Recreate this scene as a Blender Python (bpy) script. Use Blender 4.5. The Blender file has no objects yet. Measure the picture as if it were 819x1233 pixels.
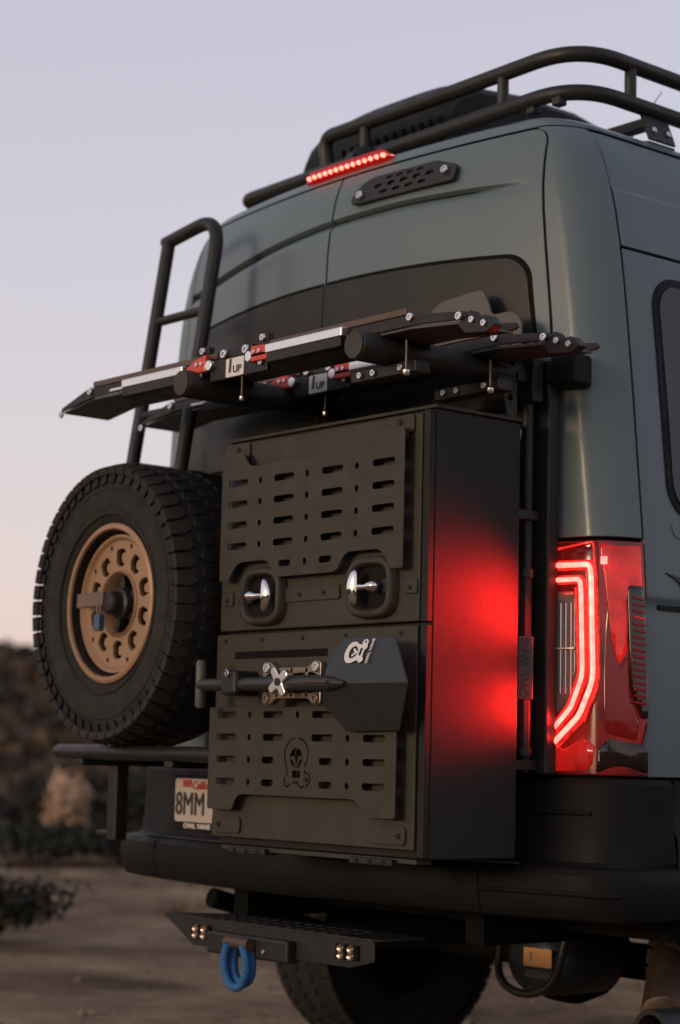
import bpy, bmesh, math, random
import numpy as np
from mathutils import Vector, Matrix
from math import sin, cos, pi, radians
random.seed(7)
SC = bpy.context.scene
COL = SC.collection

# ------------------------------------------------------------------ camera
cam_d = bpy.data.cameras.new('camera'); cam = bpy.data.objects.new('camera', cam_d); COL.objects.link(cam)
_f = Vector((-0.76248086, 0.63514287, 0.12335504)); _r = Vector((0.64211594, 0.7662396, 0.0237485)); _u = Vector((0.07943583, -0.09731602, 0.99207839))
CAM = Vector((4.38382657, -3.57353829, 0.98547806))
cam.matrix_world = Matrix(((_r.x, _u.x, -_f.x, CAM.x), (_r.y, _u.y, -_f.y, CAM.y), (_r.z, _u.z, -_f.z, CAM.z), (0, 0, 0, 1)))
cam_d.sensor_fit = 'VERTICAL'; cam_d.sensor_height = 36.0; cam_d.lens = 2379.97 / 1233 * 36
cam_d.clip_start = 0.05; cam_d.clip_end = 3000
cam_d.dof.use_dof = True; cam_d.dof.focus_distance = 4.85; cam_d.dof.aperture_fstop = 2.2
SC.camera = cam

# ------------------------------------------------------------------ dusk sky and the last sunlight
SUN_EL, SUN_AZ = radians(7.0), radians(186.0)      # azimuth measured from +Y clockwise: the sun is behind the photographer
world = bpy.data.worlds.new('World'); SC.world = world; world.use_nodes = True
nt = world.node_tree; nt.nodes.clear()
n_out = nt.nodes.new('ShaderNodeOutputWorld'); n_bg = nt.nodes.new('ShaderNodeBackground')
n_sky = nt.nodes.new('ShaderNodeTexSky'); n_sky.sky_type = 'NISHITA'; n_sky.sun_disc = False
n_sky.sun_elevation = radians(3.0); n_sky.sun_rotation = SUN_AZ; n_sky.air_density = 1.0; n_sky.dust_density = 2.0; n_sky.ozone_density = 2.0
n_tc = nt.nodes.new('ShaderNodeTexCoord'); n_sep = nt.nodes.new('ShaderNodeSeparateXYZ')
n_ramp = nt.nodes.new('ShaderNodeValToRGB')
e = n_ramp.color_ramp.elements
e[0].position = 0.0; e[0].color = (.86, .63, .60, 1)
e[1].position = 1.0; e[1].color = (.24, .25, .34, 1)
for pos, c in ((.05, (.81, .64, .65, 1)), (.14, (.71, .615, .67, 1)), (.27, (.63, .575, .66, 1)), (.42, (.555, .525, .625, 1)), (.62, (.38, .38, .48, 1))):
    q = e.new(pos); q.color = c
n_mix = nt.nodes.new('ShaderNodeMix'); n_mix.data_type = 'RGBA'; n_mix.blend_type = 'ADD'
n_mix.inputs[0].default_value = 1.0
n_mul = nt.nodes.new('ShaderNodeMix'); n_mul.data_type = 'RGBA'; n_mul.blend_type = 'MULTIPLY'; n_mul.inputs[0].default_value = 1.0
n_mul.inputs[7].default_value = (7.4, 7.2, 6.9, 1)
nt.links.new(n_tc.outputs['Generated'], n_sep.inputs[0]); nt.links.new(n_sep.outputs[2], n_ramp.inputs[0])
nt.links.new(n_ramp.outputs[0], n_mul.inputs[6])
nt.links.new(n_sky.outputs[0], n_mix.inputs[6]); nt.links.new(n_mul.outputs[2], n_mix.inputs[7])
nt.links.new(n_mix.outputs[2], n_bg.inputs[0]); n_bg.inputs[1].default_value = 0.12
nt.links.new(n_bg.outputs[0], n_out.inputs[0])

sun_d = bpy.data.lights.new('sun', 'SUN'); sun = bpy.data.objects.new('sun', sun_d); COL.objects.link(sun)
sun_d.energy = 1.25; sun_d.angle = radians(14); sun_d.color = (1.0, .77, .52)
sv = Vector((sin(SUN_AZ) * cos(SUN_EL), cos(SUN_AZ) * cos(SUN_EL), sin(SUN_EL)))
sun.rotation_euler = (-sv).to_track_quat('-Z', 'Y').to_euler()
SC.view_settings.view_transform = 'Standard'; SC.view_settings.look = 'None'
SC.view_settings.exposure = 0.0; SC.view_settings.gamma = 1.0
SC.render.engine = 'CYCLES'

# ------------------------------------------------------------------ materials
MATS = {}
def mat(name, col, rough=.5, metal=0., var=.12, vscale=6., bump=0., bscale=400., coat=0., spec=.5, emit=None, estr=0., rvar=.1, dust=0., trans=0., detail=4, esc=0., evar=.5):
    if name in MATS: return MATS[name]
    m = bpy.data.materials.new(name); m.use_nodes = True; t = m.node_tree; b = t.nodes['Principled BSDF']
    tc = t.nodes.new('ShaderNodeTexCoord')
    nz = t.nodes.new('ShaderNodeTexNoise'); nz.inputs['Scale'].default_value = vscale; nz.inputs['Detail'].default_value = detail
    t.links.new(tc.outputs['Object'], nz.inputs['Vector'])
    mx = t.nodes.new('ShaderNodeMix'); mx.data_type = 'RGBA'
    mx.inputs[6].default_value = tuple(max(0, c * (1 - var)) for c in col) + (1,)
    mx.inputs[7].default_value = tuple(min(1, c * (1 + var)) for c in col) + (1,)
    t.links.new(nz.outputs[0], mx.inputs[0])
    last = mx.outputs[2]
    if dust > 0:
        n2 = t.nodes.new('ShaderNodeTexNoise'); n2.inputs['Scale'].default_value = vscale * 1.7; n2.inputs['Detail'].default_value = 8; n2.inputs['Roughness'].default_value = .7
        t.links.new(tc.outputs['Object'], n2.inputs['Vector'])
        rp = t.nodes.new('ShaderNodeMapRange'); rp.inputs[1].default_value = .45; rp.inputs[2].default_value = .8; rp.inputs[3].default_value = 0; rp.inputs[4].default_value = dust
        t.links.new(n2.outputs[0], rp.inputs[0])
        m2 = t.nodes.new('ShaderNodeMix'); m2.data_type = 'RGBA'; m2.inputs[7].default_value = (.22, .17, .13, 1)
        t.links.new(rp.outputs[0], m2.inputs[0]); t.links.new(last, m2.inputs[6]); last = m2.outputs[2]
    t.links.new(last, b.inputs['Base Color'])
    mr = t.nodes.new('ShaderNodeMapRange'); mr.inputs[1].default_value = .3; mr.inputs[2].default_value = .7
    mr.inputs[3].default_value = max(0, rough - rvar); mr.inputs[4].default_value = min(1, rough + rvar)
    n3 = t.nodes.new('ShaderNodeTexNoise'); n3.inputs['Scale'].default_value = vscale * 2.3; n3.inputs['Detail'].default_value = 6
    t.links.new(tc.outputs['Object'], n3.inputs['Vector']); t.links.new(n3.outputs[0], mr.inputs[0]); t.links.new(mr.outputs[0], b.inputs['Roughness'])
    b.inputs['Metallic'].default_value = metal; b.inputs['Coat Weight'].default_value = coat; b.inputs['Coat Roughness'].default_value = .12
    b.inputs['Specular IOR Level'].default_value = spec
    if trans: b.inputs['Transmission Weight'].default_value = trans
    if bump > 0:
        n4 = t.nodes.new('ShaderNodeTexNoise'); n4.inputs['Scale'].default_value = bscale; n4.inputs['Detail'].default_value = 2
        t.links.new(tc.outputs['Object'], n4.inputs['Vector'])
        bp = t.nodes.new('ShaderNodeBump'); bp.inputs['Strength'].default_value = bump; bp.inputs['Distance'].default_value = .002
        t.links.new(n4.outputs[0], bp.inputs['Height']); t.links.new(bp.outputs[0], b.inputs['Normal'])
    if emit:
        b.inputs['Emission Color'].default_value = tuple(emit) + (1,); b.inputs['Emission Strength'].default_value = estr
        if esc:
            n6 = t.nodes.new('ShaderNodeTexNoise'); n6.inputs['Scale'].default_value = esc; n6.inputs['Detail'].default_value = 3; t.links.new(tc.outputs['Object'], n6.inputs['Vector'])
            m6 = t.nodes.new('ShaderNodeMapRange'); m6.inputs[1].default_value = .32; m6.inputs[2].default_value = .68; m6.inputs[3].default_value = estr * (1 - evar); m6.inputs[4].default_value = estr * (1 + evar)
            t.links.new(n6.outputs[0], m6.inputs[0]); t.links.new(m6.outputs[0], b.inputs['Emission Strength'])
    MATS[name] = m
    return m

PAINT = mat('grey_paint', (.104, .142, .154), .36, 0, .06, 1.3, coat=.14, rvar=.09, dust=.10, spec=.40)
INNER = mat('dark_gap', (.010, .010, .010), .9, 0, .1, spec=.05)
PLASTIC = mat('black_plastic', (.0095, .0095, .009), .56, 0, .2, 5, bump=.4, bscale=500, dust=.016, spec=.13)
GLASSB = mat('black_window_panel', (.025, .025, .021), .42, 0, .1, 3, dust=.03, spec=.22)
SGLASS = mat('side_glass', (.010, .011, .012), .08, 0, .1, 3, spec=.5)
POWDER = mat('black_powder_coat', (.037, .032, .0225), .56, 0, .12, 7, bump=.35, bscale=800, dust=.075, spec=.35)  # box coat with the warm light on its front put into the tone
POWDER_SHADE = mat('black_coat_shaded', (.0150, .0143, .013), .50, 0, .05, 30, bump=.55, bscale=420, spec=.24, rvar=.03)  # darker copy of the box coat, the side's shade put into the colour
STEEL_BLK = mat('black_tube_coat', (.018, .0175, .0165), .45, 0, .12, 8, bump=.15, bscale=600, dust=.04, spec=.35)
TRAYM = mat('black_anodized_tray', (.016, .0155, .015), .42, .2, .15, 9, bump=.1, bscale=500, dust=.03, spec=.35)
TRAYG = mat('grey_tray_deck', (.075, .077, .078), .45, .2, .1, 9, dust=.05)
TRAYB = mat('brown_tray_rail', (.105, .066, .046), .45, .4, .15, 9)
RUBBER = mat('tyre_rubber', (.022, .021, .019), .80, 0, .25, 9, bump=.4, bscale=250, dust=.12, spec=.22)
BRONZE = mat('bronze_rim_paint', (.36, .212, .122), .48, .25, .10, 9, bump=.08, bscale=500, dust=.12)
BRONZED = mat('bronze_mount', (.26, .20, .16), .36, .7, .12, 20)
CHROME = mat('chrome', (.85, .82, .80), .07, 1, .02, 9, rvar=.03)
ALU = mat('brushed_aluminium', (.80, .77, .75), .28, 1, .02, 4, rvar=.03)
ROD = mat('dull_rod_steel', (.09, .07, .055), .5, .5, .1, 20)
REDM = mat('red_anodized_lever', (.58, .060, .035), .42, .15, .1, 30)
DECAL = mat('white_decal', (.72, .68, .66), .5, 0, .05, 40)
INK = mat('black_ink', (.02, .02, .022), .5, 0, .05, 40)
INKR = mat('red_ink', (.45, .05, .04), .5, 0, .05, 40)
BLUEROPE = mat('blue_rope', (.022, .120, .31), .75, 0, .3, 60, bump=.9, bscale=160)
ORANGE = mat('orange_sticker', (.88, .42, .17), .6, 0, .2, 60)
OLIVE = mat('olive_grey_plate', (.085, .078, .064), .5, 0, .1, 8, bump=.2, bscale=800, dust=.05)
SLATE = mat('slate_blue_metal', (.05, .06, .075), .4, .4, .2, 20, dust=.1)
RUSTY = mat('muffler_steel', (.09, .058, .042), .55, .6, .3, 12, bump=.2, bscale=120)
AMBER = mat('lamp_reflector', (.55, .40, .32), .25, .8, .3, 90)
TL_RED = mat('tail_lens_red', (.20, .006, .006), .15, 0, .1, 30, coat=.3, emit=(1, .018, .012), estr=.40, rvar=.02, esc=16, evar=.5)
TL_DEEP = mat('tail_lens_deep', (.06, .004, .004), .15, 0, .1, 30, coat=.1, emit=(1, .02, .015), estr=.075, rvar=.02)
TL_DARK = mat('tail_lens_dark', (.014, .005, .005), .14, 0, .1, 30, coat=.5, rvar=.02)
TL_HOUS = mat('tail_housing_red', (.07, .004, .004), .16, 0, .2, 14, coat=.2, emit=(1, .02, .014), estr=.10, rvar=.02, esc=10, evar=.8)
TL_LED = mat('tail_led_tube', (.9, .05, .04), .3, 0, .02, 30, emit=(1, .058, .045), estr=10.0, esc=45, evar=.3)
TL_OFF = mat('tail_led_tube_dim', (.5, .05, .04), .3, 0, .02, 30, emit=(1, .03, .02), estr=.6)
TL_GLOW = mat('tail_led_glow', (.5, .02, .02), .3, 0, .1, 30, emit=(1, .03, .02), estr=.65, esc=60, evar=.6)
TL_REV = mat('reverse_lens', (.20, .16, .135), .18, 0, .3, 30, coat=1)
BR_LENS = mat('brake_lens', (.25, .006, .006), .15, 0, .1, 30, emit=(1, .02, .015), estr=.11)
BR_LED = mat('brake_led', (.9, .3, .25), .3, 0, .02, 30, emit=(1, .10, .07), estr=7.0)
PADB = mat('padlock_blue', (.05, .10, .17), .35, .3, .2, 30)

# ------------------------------------------------------------------ builders
def link(o, parent=None):
    COL.objects.link(o)
    if parent is not None: o.parent = parent
    return o
def tag(o, label=None, cat=None, group=None, kind=None):
    if label: o['label'] = label
    if cat: o['category'] = cat
    if group: o['group'] = group
    if kind: o['kind'] = kind
    return o
def empty(name, loc, label, cat, group=None):
    o = bpy.data.objects.new(name, None); o.location = loc; o.empty_display_size = .1; COL.objects.link(o)
    return tag(o, label, cat, group)
ORIG = {}
def org(p):
    v = Vector((0, 0, 0))
    while p is not None: v = v + p.location; p = p.parent
    return v
class MB:
    def __init__(s): s.v = []; s.f = []
    def add(s, vs, fs):
        n = len(s.v); s.v += [tuple(v) for v in vs]; s.f += [tuple(i + n for i in f) for f in fs]; return s
    def box(s, x0, x1, y0, y1, z0, z1):
        return s.add([(x0, y0, z0), (x1, y0, z0), (x1, y1, z0), (x0, y1, z0), (x0, y0, z1), (x1, y0, z1), (x1, y1, z1), (x0, y1, z1)],
                     [(0, 3, 2, 1), (4, 5, 6, 7), (0, 1, 5, 4), (1, 2, 6, 5), (2, 3, 7, 6), (3, 0, 4, 7)])
    def obox(s, c, ax, ay, az):
        c = Vector(c); ax = Vector(ax); ay = Vector(ay); az = Vector(az); P = []
        for k in (-1, 1):
            for i, j in ((-1, -1), (1, -1), (1, 1), (-1, 1)): P.append(c + ax * i + ay * j + az * k)
        return s.add(P, [(0, 3, 2, 1), (4, 5, 6, 7), (0, 1, 5, 4), (1, 2, 6, 5), (2, 3, 7, 6), (3, 0, 4, 7)])
    def tube(s, pts, r, n=14, closed=False, caps=True, flat=1.0):
        pts = [Vector(p) for p in pts]; N = len(pts); rings = []; up = None
        rr = r if isinstance(r, (list, tuple)) else [r] * N
        for i, p in enumerate(pts):
            if closed: t = (pts[(i + 1) % N] - pts[i - 1])
            else: t = pts[min(i + 1, N - 1)] - pts[max(i - 1, 0)]
            t.normalize()
            if up is None:
                up = Vector((0, 0, 1)) if abs(t.z) < .9 else Vector((1, 0, 0))
            up = (up - t * up.dot(t)).normalized(); sd = t.cross(up)
            rings.append([p + (up * cos(2 * pi * k / n) * flat + sd * sin(2 * pi * k / n)) * rr[i] for k in range(n)])
        V = [v for R in rings for v in R]; F = []
        for i in range(N if closed else N - 1):
            a = i * n; b = ((i + 1) % N) * n
            for k in range(n): F.append((a + k, a + (k + 1) % n, b + (k + 1) % n, b + k))
        if caps and not closed: F.append(tuple(range(n - 1, -1, -1))); F.append(tuple((N - 1) * n + k for k in range(n)))
        return s.add(V, F)
    def cyl(s, c, axis, r, h, n=18, r2=None):
        a = Vector(axis).normalized(); c = Vector(c)
        return s.tube([c - a * h / 2, c + a * h / 2], [r, r if r2 is None else r2], n)
    def lathe(s, prof, n=48, axis='y', c=(0, 0, 0), closed=True):
        V = []; F = []; m = len(prof)
        for k in range(n):
            a = 2 * pi * k / n
            for r, d in prof:
                p = (r * cos(a), d, r * sin(a)) if axis == 'y' else ((d, r * cos(a), r * sin(a)) if axis == 'x' else (r * cos(a), r * sin(a), d))
                V.append((p[0] + c[0], p[1] + c[1], p[2] + c[2]))
        for k in range(n):
            k2 = (k + 1) % n
            for i in range(m if closed else m - 1):
                j = (i + 1) % m; F.append((k * m + i, k * m + j, k2 * m + j, k2 * m + i))
        return s.add(V, F)
    def prism(s, poly, d0, d1, plane='xz'):
        def g(a, b, d): return (a, d, b) if plane == 'xz' else ((d, a, b) if plane == 'yz' else (a, b, d))
        n = len(poly); V = [g(a, b, d0) for a, b in poly] + [g(a, b, d1) for a, b in poly]
        F = [tuple(range(n)), tuple(range(2 * n - 1, n - 1, -1))] + [(i, n + i, n + (i + 1) % n, (i + 1) % n) for i in range(n)]
        return s.add(V, F)
    def build(s, name, m, parent=None, bevel=0, smooth=True, seg=2, kind=None, angle=35, local=False):
        me = bpy.data.meshes.new(name); off = Vector((0, 0, 0)) if local else org(parent)
        me.from_pydata([(v[0] - off.x, v[1] - off.y, v[2] - off.z) for v in s.v], [], s.f)
        bm = bmesh.new(); bm.from_mesh(me); bmesh.ops.recalc_face_normals(bm, faces=bm.faces); bm.to_mesh(me); bm.free()
        return finish(me, name, m, parent, bevel, smooth, seg, kind, angle)
def finish(me, name, m, parent=None, bevel=0, smooth=True, seg=2, kind=None, angle=35):
    me.materials.append(m)
    if smooth:
        me.polygons.foreach_set('use_smooth', [True] * len(me.polygons))
        me.set_sharp_from_angle(angle=radians(angle))
    o = bpy.data.objects.new(name, me); link(o, parent)
    if bevel > 0:
        b = o.modifiers.new('bevel', 'BEVEL'); b.width = bevel; b.segments = seg; b.limit_method = 'ANGLE'; b.angle_limit = radians(40); b.harden_normals = True
    if kind: o['kind'] = kind
    return o
def rrect(cx, cz, w, h, r, n=6):
    P = []
    for (sx, sz, a0) in ((1, 1, 0), (-1, 1, pi / 2), (-1, -1, pi), (1, -1, 3 * pi / 2)):
        for k in range(n + 1):
            a = a0 + pi / 2 * k / n
            P.append((cx + sx * (w / 2 - r) + r * cos(a), cz + sz * (h / 2 - r) + r * sin(a)))
    return P
def circ(cx, cz, r, n=20, ph=0):
    return [(cx + r * cos(ph + 2 * pi * k / n), cz + r * sin(ph + 2 * pi * k / n)) for k in range(n)]
def fillet(pts, r, n=5):
    out = []; N = len(pts)
    for i in range(N):
        p = Vector(pts[i]).to_2d(); a = Vector(pts[i - 1]).to_2d(); b = Vector(pts[(i + 1) % N]).to_2d()
        ri = r[i] if isinstance(r, (list, tuple)) else r
        d1 = (a - p); d2 = (b - p); l = min(ri, d1.length * .48, d2.length * .48)
        if l < 1e-5: out.append(tuple(p)); continue
        A = p + d1.normalized() * l; B = p + d2.normalized() * l
        for k in range(n + 1):
            t = k / n; q = A * (1 - t) ** 2 + p * 2 * t * (1 - t) + B * t * t; out.append((q.x, q.y))
    return out
def to_mesh_curve(cu, name):
    o = bpy.data.objects.new('tmp', cu); COL.objects.link(o)
    dg = bpy.context.evaluated_depsgraph_get(); dg.update()
    me = bpy.data.meshes.new_from_object(o.evaluated_get(dg)); me.name = name
    bpy.data.objects.remove(o); return me
def plate(name, loops, thick, M, m, parent=None, bevel=.0015, kind=None):
    """flat sheet with real holes: loops are 2D outlines (first the outside), M maps local XY (Z = outward) to the world"""
    cu = bpy.data.curves.new(name, 'CURVE'); cu.dimensions = '2D'; cu.fill_mode = 'BOTH'
    cu.extrude = max(thick / 2 - bevel, .0002); cu.bevel_depth = bevel; cu.bevel_resolution = 1; cu.offset = -bevel
    for L in loops:
        s = cu.splines.new('POLY'); s.points.add(len(L) - 1); s.use_cyclic_u = True
        for i, (a, b) in enumerate(L): s.points[i].co = (a, b, 0, 1)
    me = to_mesh_curve(cu, name); me.materials.clear(); bpy.data.curves.remove(cu)
    off = org(parent); me.transform(Matrix.Translation(-off) @ M @ Matrix.Translation((0, 0, -thick / 2)))
    return finish(me, name, m, parent, kind=kind, angle=30)
def text(name, s, size, M, m, parent=None, thick=.0008, sx=1.0, bold=0., align='CENTER', shear=0.):
    cu = bpy.data.curves.new(name, 'FONT'); cu.body = s; cu.size = size; cu.align_x = align; cu.align_y = 'CENTER'; cu.extrude = thick; cu.offset = bold; cu.shear = shear
    cu.resolution_u = 3
    me = to_mesh_curve(cu, name); me.materials.clear(); bpy.data.curves.remove(cu)
    me.transform(Matrix.Translation(-org(parent)) @ M @ Matrix.Scale(sx, 4, (1, 0, 0)))
    return finish(me, name, m, parent, smooth=False)
def MXZ(x=0, y=0, z=0):        # local (a,b) -> (x+a, y, z+b), outward = -Y
    return Matrix(((1, 0, 0, x), (0, 0, -1, y), (0, 1, 0, z), (0, 0, 0, 1)))
def frame(o, ex, ey):
    ex = Vector(ex).normalized(); ez = ex.cross(Vector(ey)).normalized(); ey = ez.cross(ex); o = Vector(o)
    return Matrix(((ex.x, ey.x, ez.x, o.x), (ex.y, ey.y, ez.y, o.y), (ex.z, ey.z, ez.z, o.z), (0, 0, 0, 1)))
BOLTS = {}
def bolt(p, axis, r, h, m, parent, name='bolt'):
    key = (round(r, 4), round(h, 4), m.name)
    if key not in BOLTS:
        b = MB(); b.lathe([(0.0001, h * .55), (r * .42, h * .55), (r * .5, h), (r * .82, h), (r, h * .75), (r, 0), (0.0001, 0)], 14, 'z', closed=False)
        me = bpy.data.meshes.new('bolt'); me.from_pydata(b.v, [], b.f); me.materials.append(m)
        me.polygons.foreach_set('use_smooth', [True] * len(me.polygons)); me.set_sharp_from_angle(angle=radians(35)); BOLTS[key] = me
    o = bpy.data.objects.new(name, BOLTS[key]); link(o, parent)
    o.rotation_euler = Vector(axis).to_track_quat('Z', 'Y').to_euler(); o.location = Vector(p) - org(parent)
    return o
def arc(c, r, a0, a1, n, ex, ey):
    c = Vector(c); ex = Vector(ex); ey = Vector(ey)
    return [c + ex * r * cos(a0 + (a1 - a0) * k / n) + ey * r * sin(a0 + (a1 - a0) * k / n) for k in range(n + 1)]
def bend(pts, r, n=6):
    pts = [Vector(p) for p in pts]; out = [pts[0]]
    for i in range(1, len(pts) - 1):
        p = pts[i]; d1 = pts[i - 1] - p; d2 = pts[i + 1] - p; l = min(r, d1.length * .49, d2.length * .49)
        A = p + d1.normalized() * l; B = p + d2.normalized() * l
        for k in range(n + 1):
            t = k / n; out.append(A * (1 - t) ** 2 + p * 2 * t * (1 - t) + B * t * t)
    return out + [pts[-1]]

# ------------------------------------------------------------------ terrain
def hnoise(x, y):
    return (sin(x * .31 + 1.3 * sin(y * .23)) + sin(y * .41 + 1.1 * sin(x * .17)) + .5 * sin(x * .9 + y * .7)) / 2.5
def ground_h(x, y):
    d = math.hypot(x - .5, y - 1.5); h = 0.
    if d > 4.0: h += min(1, (d - 4) / 8) * .07 * (hnoise(x * 2.1, y * 2.1) + .2)
    if d > 22: t = min(1, (d - 22) / 50); t = t * t * (3 - 2 * t); h += t * (4.1 + .9 * hnoise(x * .22, y * .22) + .25 * hnoise(x, y))
    if d > 95: h += min(1, (d - 95) / 300) * 6
    return h
def terrain():
    rad = [0, .8, 1.6, 2.5, 3.3, 4.2, 5.2, 6.3, 7.5, 8.8, 10.2, 12, 14, 16.5, 19, 22, 25, 29, 33, 38, 44, 51, 58, 66, 75, 85, 100, 130, 180, 260, 400, 700, 1200]
    n = 120; V = [(.5, 1.5, 0)]; F = []
    for r in rad[1:]:
        for k in range(n):
            a = 2 * pi * k / n; x = .5 + r * cos(a); y = 1.5 + r * sin(a); V.append((x, y, ground_h(x, y)))
    for k in range(n): F.append((0, 1 + k, 1 + (k + 1) % n))
    for i in range(len(rad) - 2):
        a = 1 + i * n; b = a + n
        for k in range(n): F.append((a + k, b + k, b + (k + 1) % n, a + (k + 1) % n))
    return V, F
dirt = bpy.data.materials.new('dirt_ground'); dirt.use_nodes = True
t = dirt.node_tree; b = t.nodes['Principled BSDF']; b.inputs['Roughness'].default_value = .95; b.inputs['Specular IOR Level'].default_value = .1
tc = t.nodes.new('ShaderNodeTexCoord')
def nz(scale, det=8, rough=.6, dist=0.):
    q = t.nodes.new('ShaderNodeTexNoise'); q.inputs['Scale'].default_value = scale; q.inputs['Detail'].default_value = det; q.inputs['Roughness'].default_value = rough; q.inputs['Distortion'].default_value = dist
    t.links.new(tc.outputs['Object'], q.inputs['Vector']); return q
n1 = nz(.9, 10, .65, .4); r1 = t.nodes.new('ShaderNodeValToRGB'); E_ = r1.color_ramp.elements
E_[0].position = .36; E_[0].color = (.145, .094, .056, 1); E_[1].position = .64; E_[1].color = (.53, .370, .235, 1)
t.links.new(n1.outputs[0], r1.inputs[0])
n2 = nz(9, 6, .7); r2 = t.nodes.new('ShaderNodeMapRange'); r2.inputs[1].default_value = .35; r2.inputs[2].default_value = .7; r2.inputs[3].default_value = .72; r2.inputs[4].default_value = 1.15
t.links.new(n2.outputs[0], r2.inputs[0])
mm = t.nodes.new('ShaderNodeMix'); mm.data_type = 'RGBA'; mm.blend_type = 'MULTIPLY'; mm.inputs[0].default_value = 1
t.links.new(r1.outputs[0], mm.inputs[6]); t.links.new(r2.outputs[0], mm.inputs[7])
# dry scrub colour takes over away from the track
gx = t.nodes.new('ShaderNodeVectorMath'); gx.operation = 'DISTANCE'; gx.inputs[1].default_value = (.5, 1.5, 0)
t.links.new(tc.outputs['Object'], gx.inputs[0])
mr = t.nodes.new('ShaderNodeMapRange'); mr.inputs[1].default_value = 11; mr.inputs[2].default_value = 24
t.links.new(gx.outputs['Value'], mr.inputs[0])
ms = t.nodes.new('ShaderNodeMix'); ms.data_type = 'RGBA'; ms.inputs[7].default_value = (.110, .078, .055, 1)
t.links.new(mr.outputs[0], ms.inputs[0]); t.links.new(mm.outputs[2], ms.inputs[6]); t.links.new(ms.outputs[2], b.inputs['Base Color'])
n3 = nz(22, 8, .7); bp = t.nodes.new('ShaderNodeBump'); bp.inputs['Strength'].default_value = .8; bp.inputs['Distance'].default_value = .05
n5 = nz(2.2, 6, .6, .6); bp2 = t.nodes.new('ShaderNodeBump'); bp2.inputs['Strength'].default_value = 1.0; bp2.inputs['Distance'].default_value = .30
t.links.new(n5.outputs[0], bp2.inputs['Height']); t.links.new(bp2.outputs[0], bp.inputs['Normal'])
t.links.new(n3.outputs[0], bp.inputs['Height']); t.links.new(bp.outputs[0], b.inputs['Normal'])
V, F = terrain(); g = MB(); g.add(V, F); go = g.build('ground', dirt, angle=180); tag(go, 'brown dirt track rising into scrubby hills', 'ground', kind='structure')

# ------------------------------------------------------------------ van body surface
def pchip(tab):
    X = [a for a, b in tab]; Y = [b for a, b in tab]; n = len(X); d = [(Y[i + 1] - Y[i]) / (X[i + 1] - X[i]) for i in range(n - 1)]
    m = [d[0]] + [0 if d[i - 1] * d[i] <= 0 else 2 * d[i - 1] * d[i] / (d[i - 1] + d[i]) for i in range(1, n - 1)] + [d[-1]]
    def f(x):
        if x <= X[0]: return Y[0]
        if x >= X[-1]: return Y[-1]
        i = max(j for j in range(n - 1) if X[j] <= x); h = X[i + 1] - X[i]; s = (x - X[i]) / h
        return (2*s**3-3*s*s+1)*Y[i] + (s**3-2*s*s+s)*h*m[i] + (-2*s**3+3*s*s)*Y[i+1] + (s**3-s*s)*h*m[i+1]
    return f
WZ = pchip([(.40, 1.02), (.957, 1.045), (1.30, 1.038), (1.55, 1.024), (1.8, 1.0), (2.047, .975), (2.368, .935), (2.55, .893), (2.65, .853), (2.71, .800), (2.74, .745), (2.757, .66), (2.765, .56)])
YZ = pchip([(.4, .0), (2.2, .0), (2.45, .008), (2.6, .030), (2.68, .058), (2.72, .088), (2.745, .13), (2.76, .19), (2.768, .27)])
CR = .075; CU = .2; BOW = .13
def P0(u, z):
    s = -1 if u < 0 else 1; a = abs(u); w = WZ(z); xr = w - CR; y0 = YZ(z)
    if a <= xr: return Vector((s * a, y0 + BOW * a * a, z))
    py = y0 + BOW * xr * xr
    if a <= xr + CU:
        q = (a - xr) / CU; A = Vector((xr, py)); B = Vector((w - .010, py + .030)); C_ = Vector((w, py + .15))
        r = A * (1 - q) ** 2 + B * 2 * q * (1 - q) + C_ * q * q; return Vector((s * r.x, r.y, z))
    y = py + .15 + (a - xr - CU)
    return Vector((s * w, y, z))
def SF(u, z, off=0.):
    p = P0(u, z)
    if off == 0: return p
    e_ = .004; du = P0(u + e_, z) - P0(u - e_, z); dz = P0(u, z + e_) - P0(u, z - e_)
    n = du.cross(dz); n.normalize()
    if z > 2.66 and n.z < 0: n = -n
    return p + n * off
def useam(z, y=.240):
    lo = WZ(z) - CR; hi = lo + 1.
    for _ in range(30):
        m_ = (lo + hi) / 2
        if P0(m_, z).y < y: lo = m_
        else: hi = m_
    return lo
VL = 5.4
def patch(name, fn, na, nb, m, parent, thick=.014, bevel=.003, avals=None, bvals=None, angle=35):
    """sheet-metal panel: fn(a,b) -> (u,z,off) on the body surface, folded inward along its rim"""
    A = avals or [i / na for i in range(na + 1)]; B = bvals or [j / nb for j in range(nb + 1)]
    na = len(A) - 1; nb = len(B) - 1
    V = []; F = []
    for b_ in B:
        for a_ in A: V.append(SF(*fn(a_, b_)))
    W_ = na + 1
    for j in range(nb):
        for i in range(na): F.append((j * W_ + i, j * W_ + i + 1, (j + 1) * W_ + i + 1, (j + 1) * W_ + i))
    loop = [(A[i], B[0], i) for i in range(na)] + [(A[-1], B[j], j * W_ + na) for j in range(nb)] + [(A[i], B[-1], nb * W_ + i) for i in range(na, 0, -1)] + [(A[0], B[j], j * W_) for j in range(nb, 0, -1)]
    base = len(V)
    for a_, b_, k in loop:
        u, z, o = fn(a_, b_); V.append(SF(u, z, o - thick))
    L = len(loop)
    for i in range(L):
        F.append((loop[i][2], base + i, base + (i + 1) % L, loop[(i + 1) % L][2]))
    g = MB(); g.add(V, F)
    return g.build(name, m, parent, bevel=bevel, angle=angle)

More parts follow.
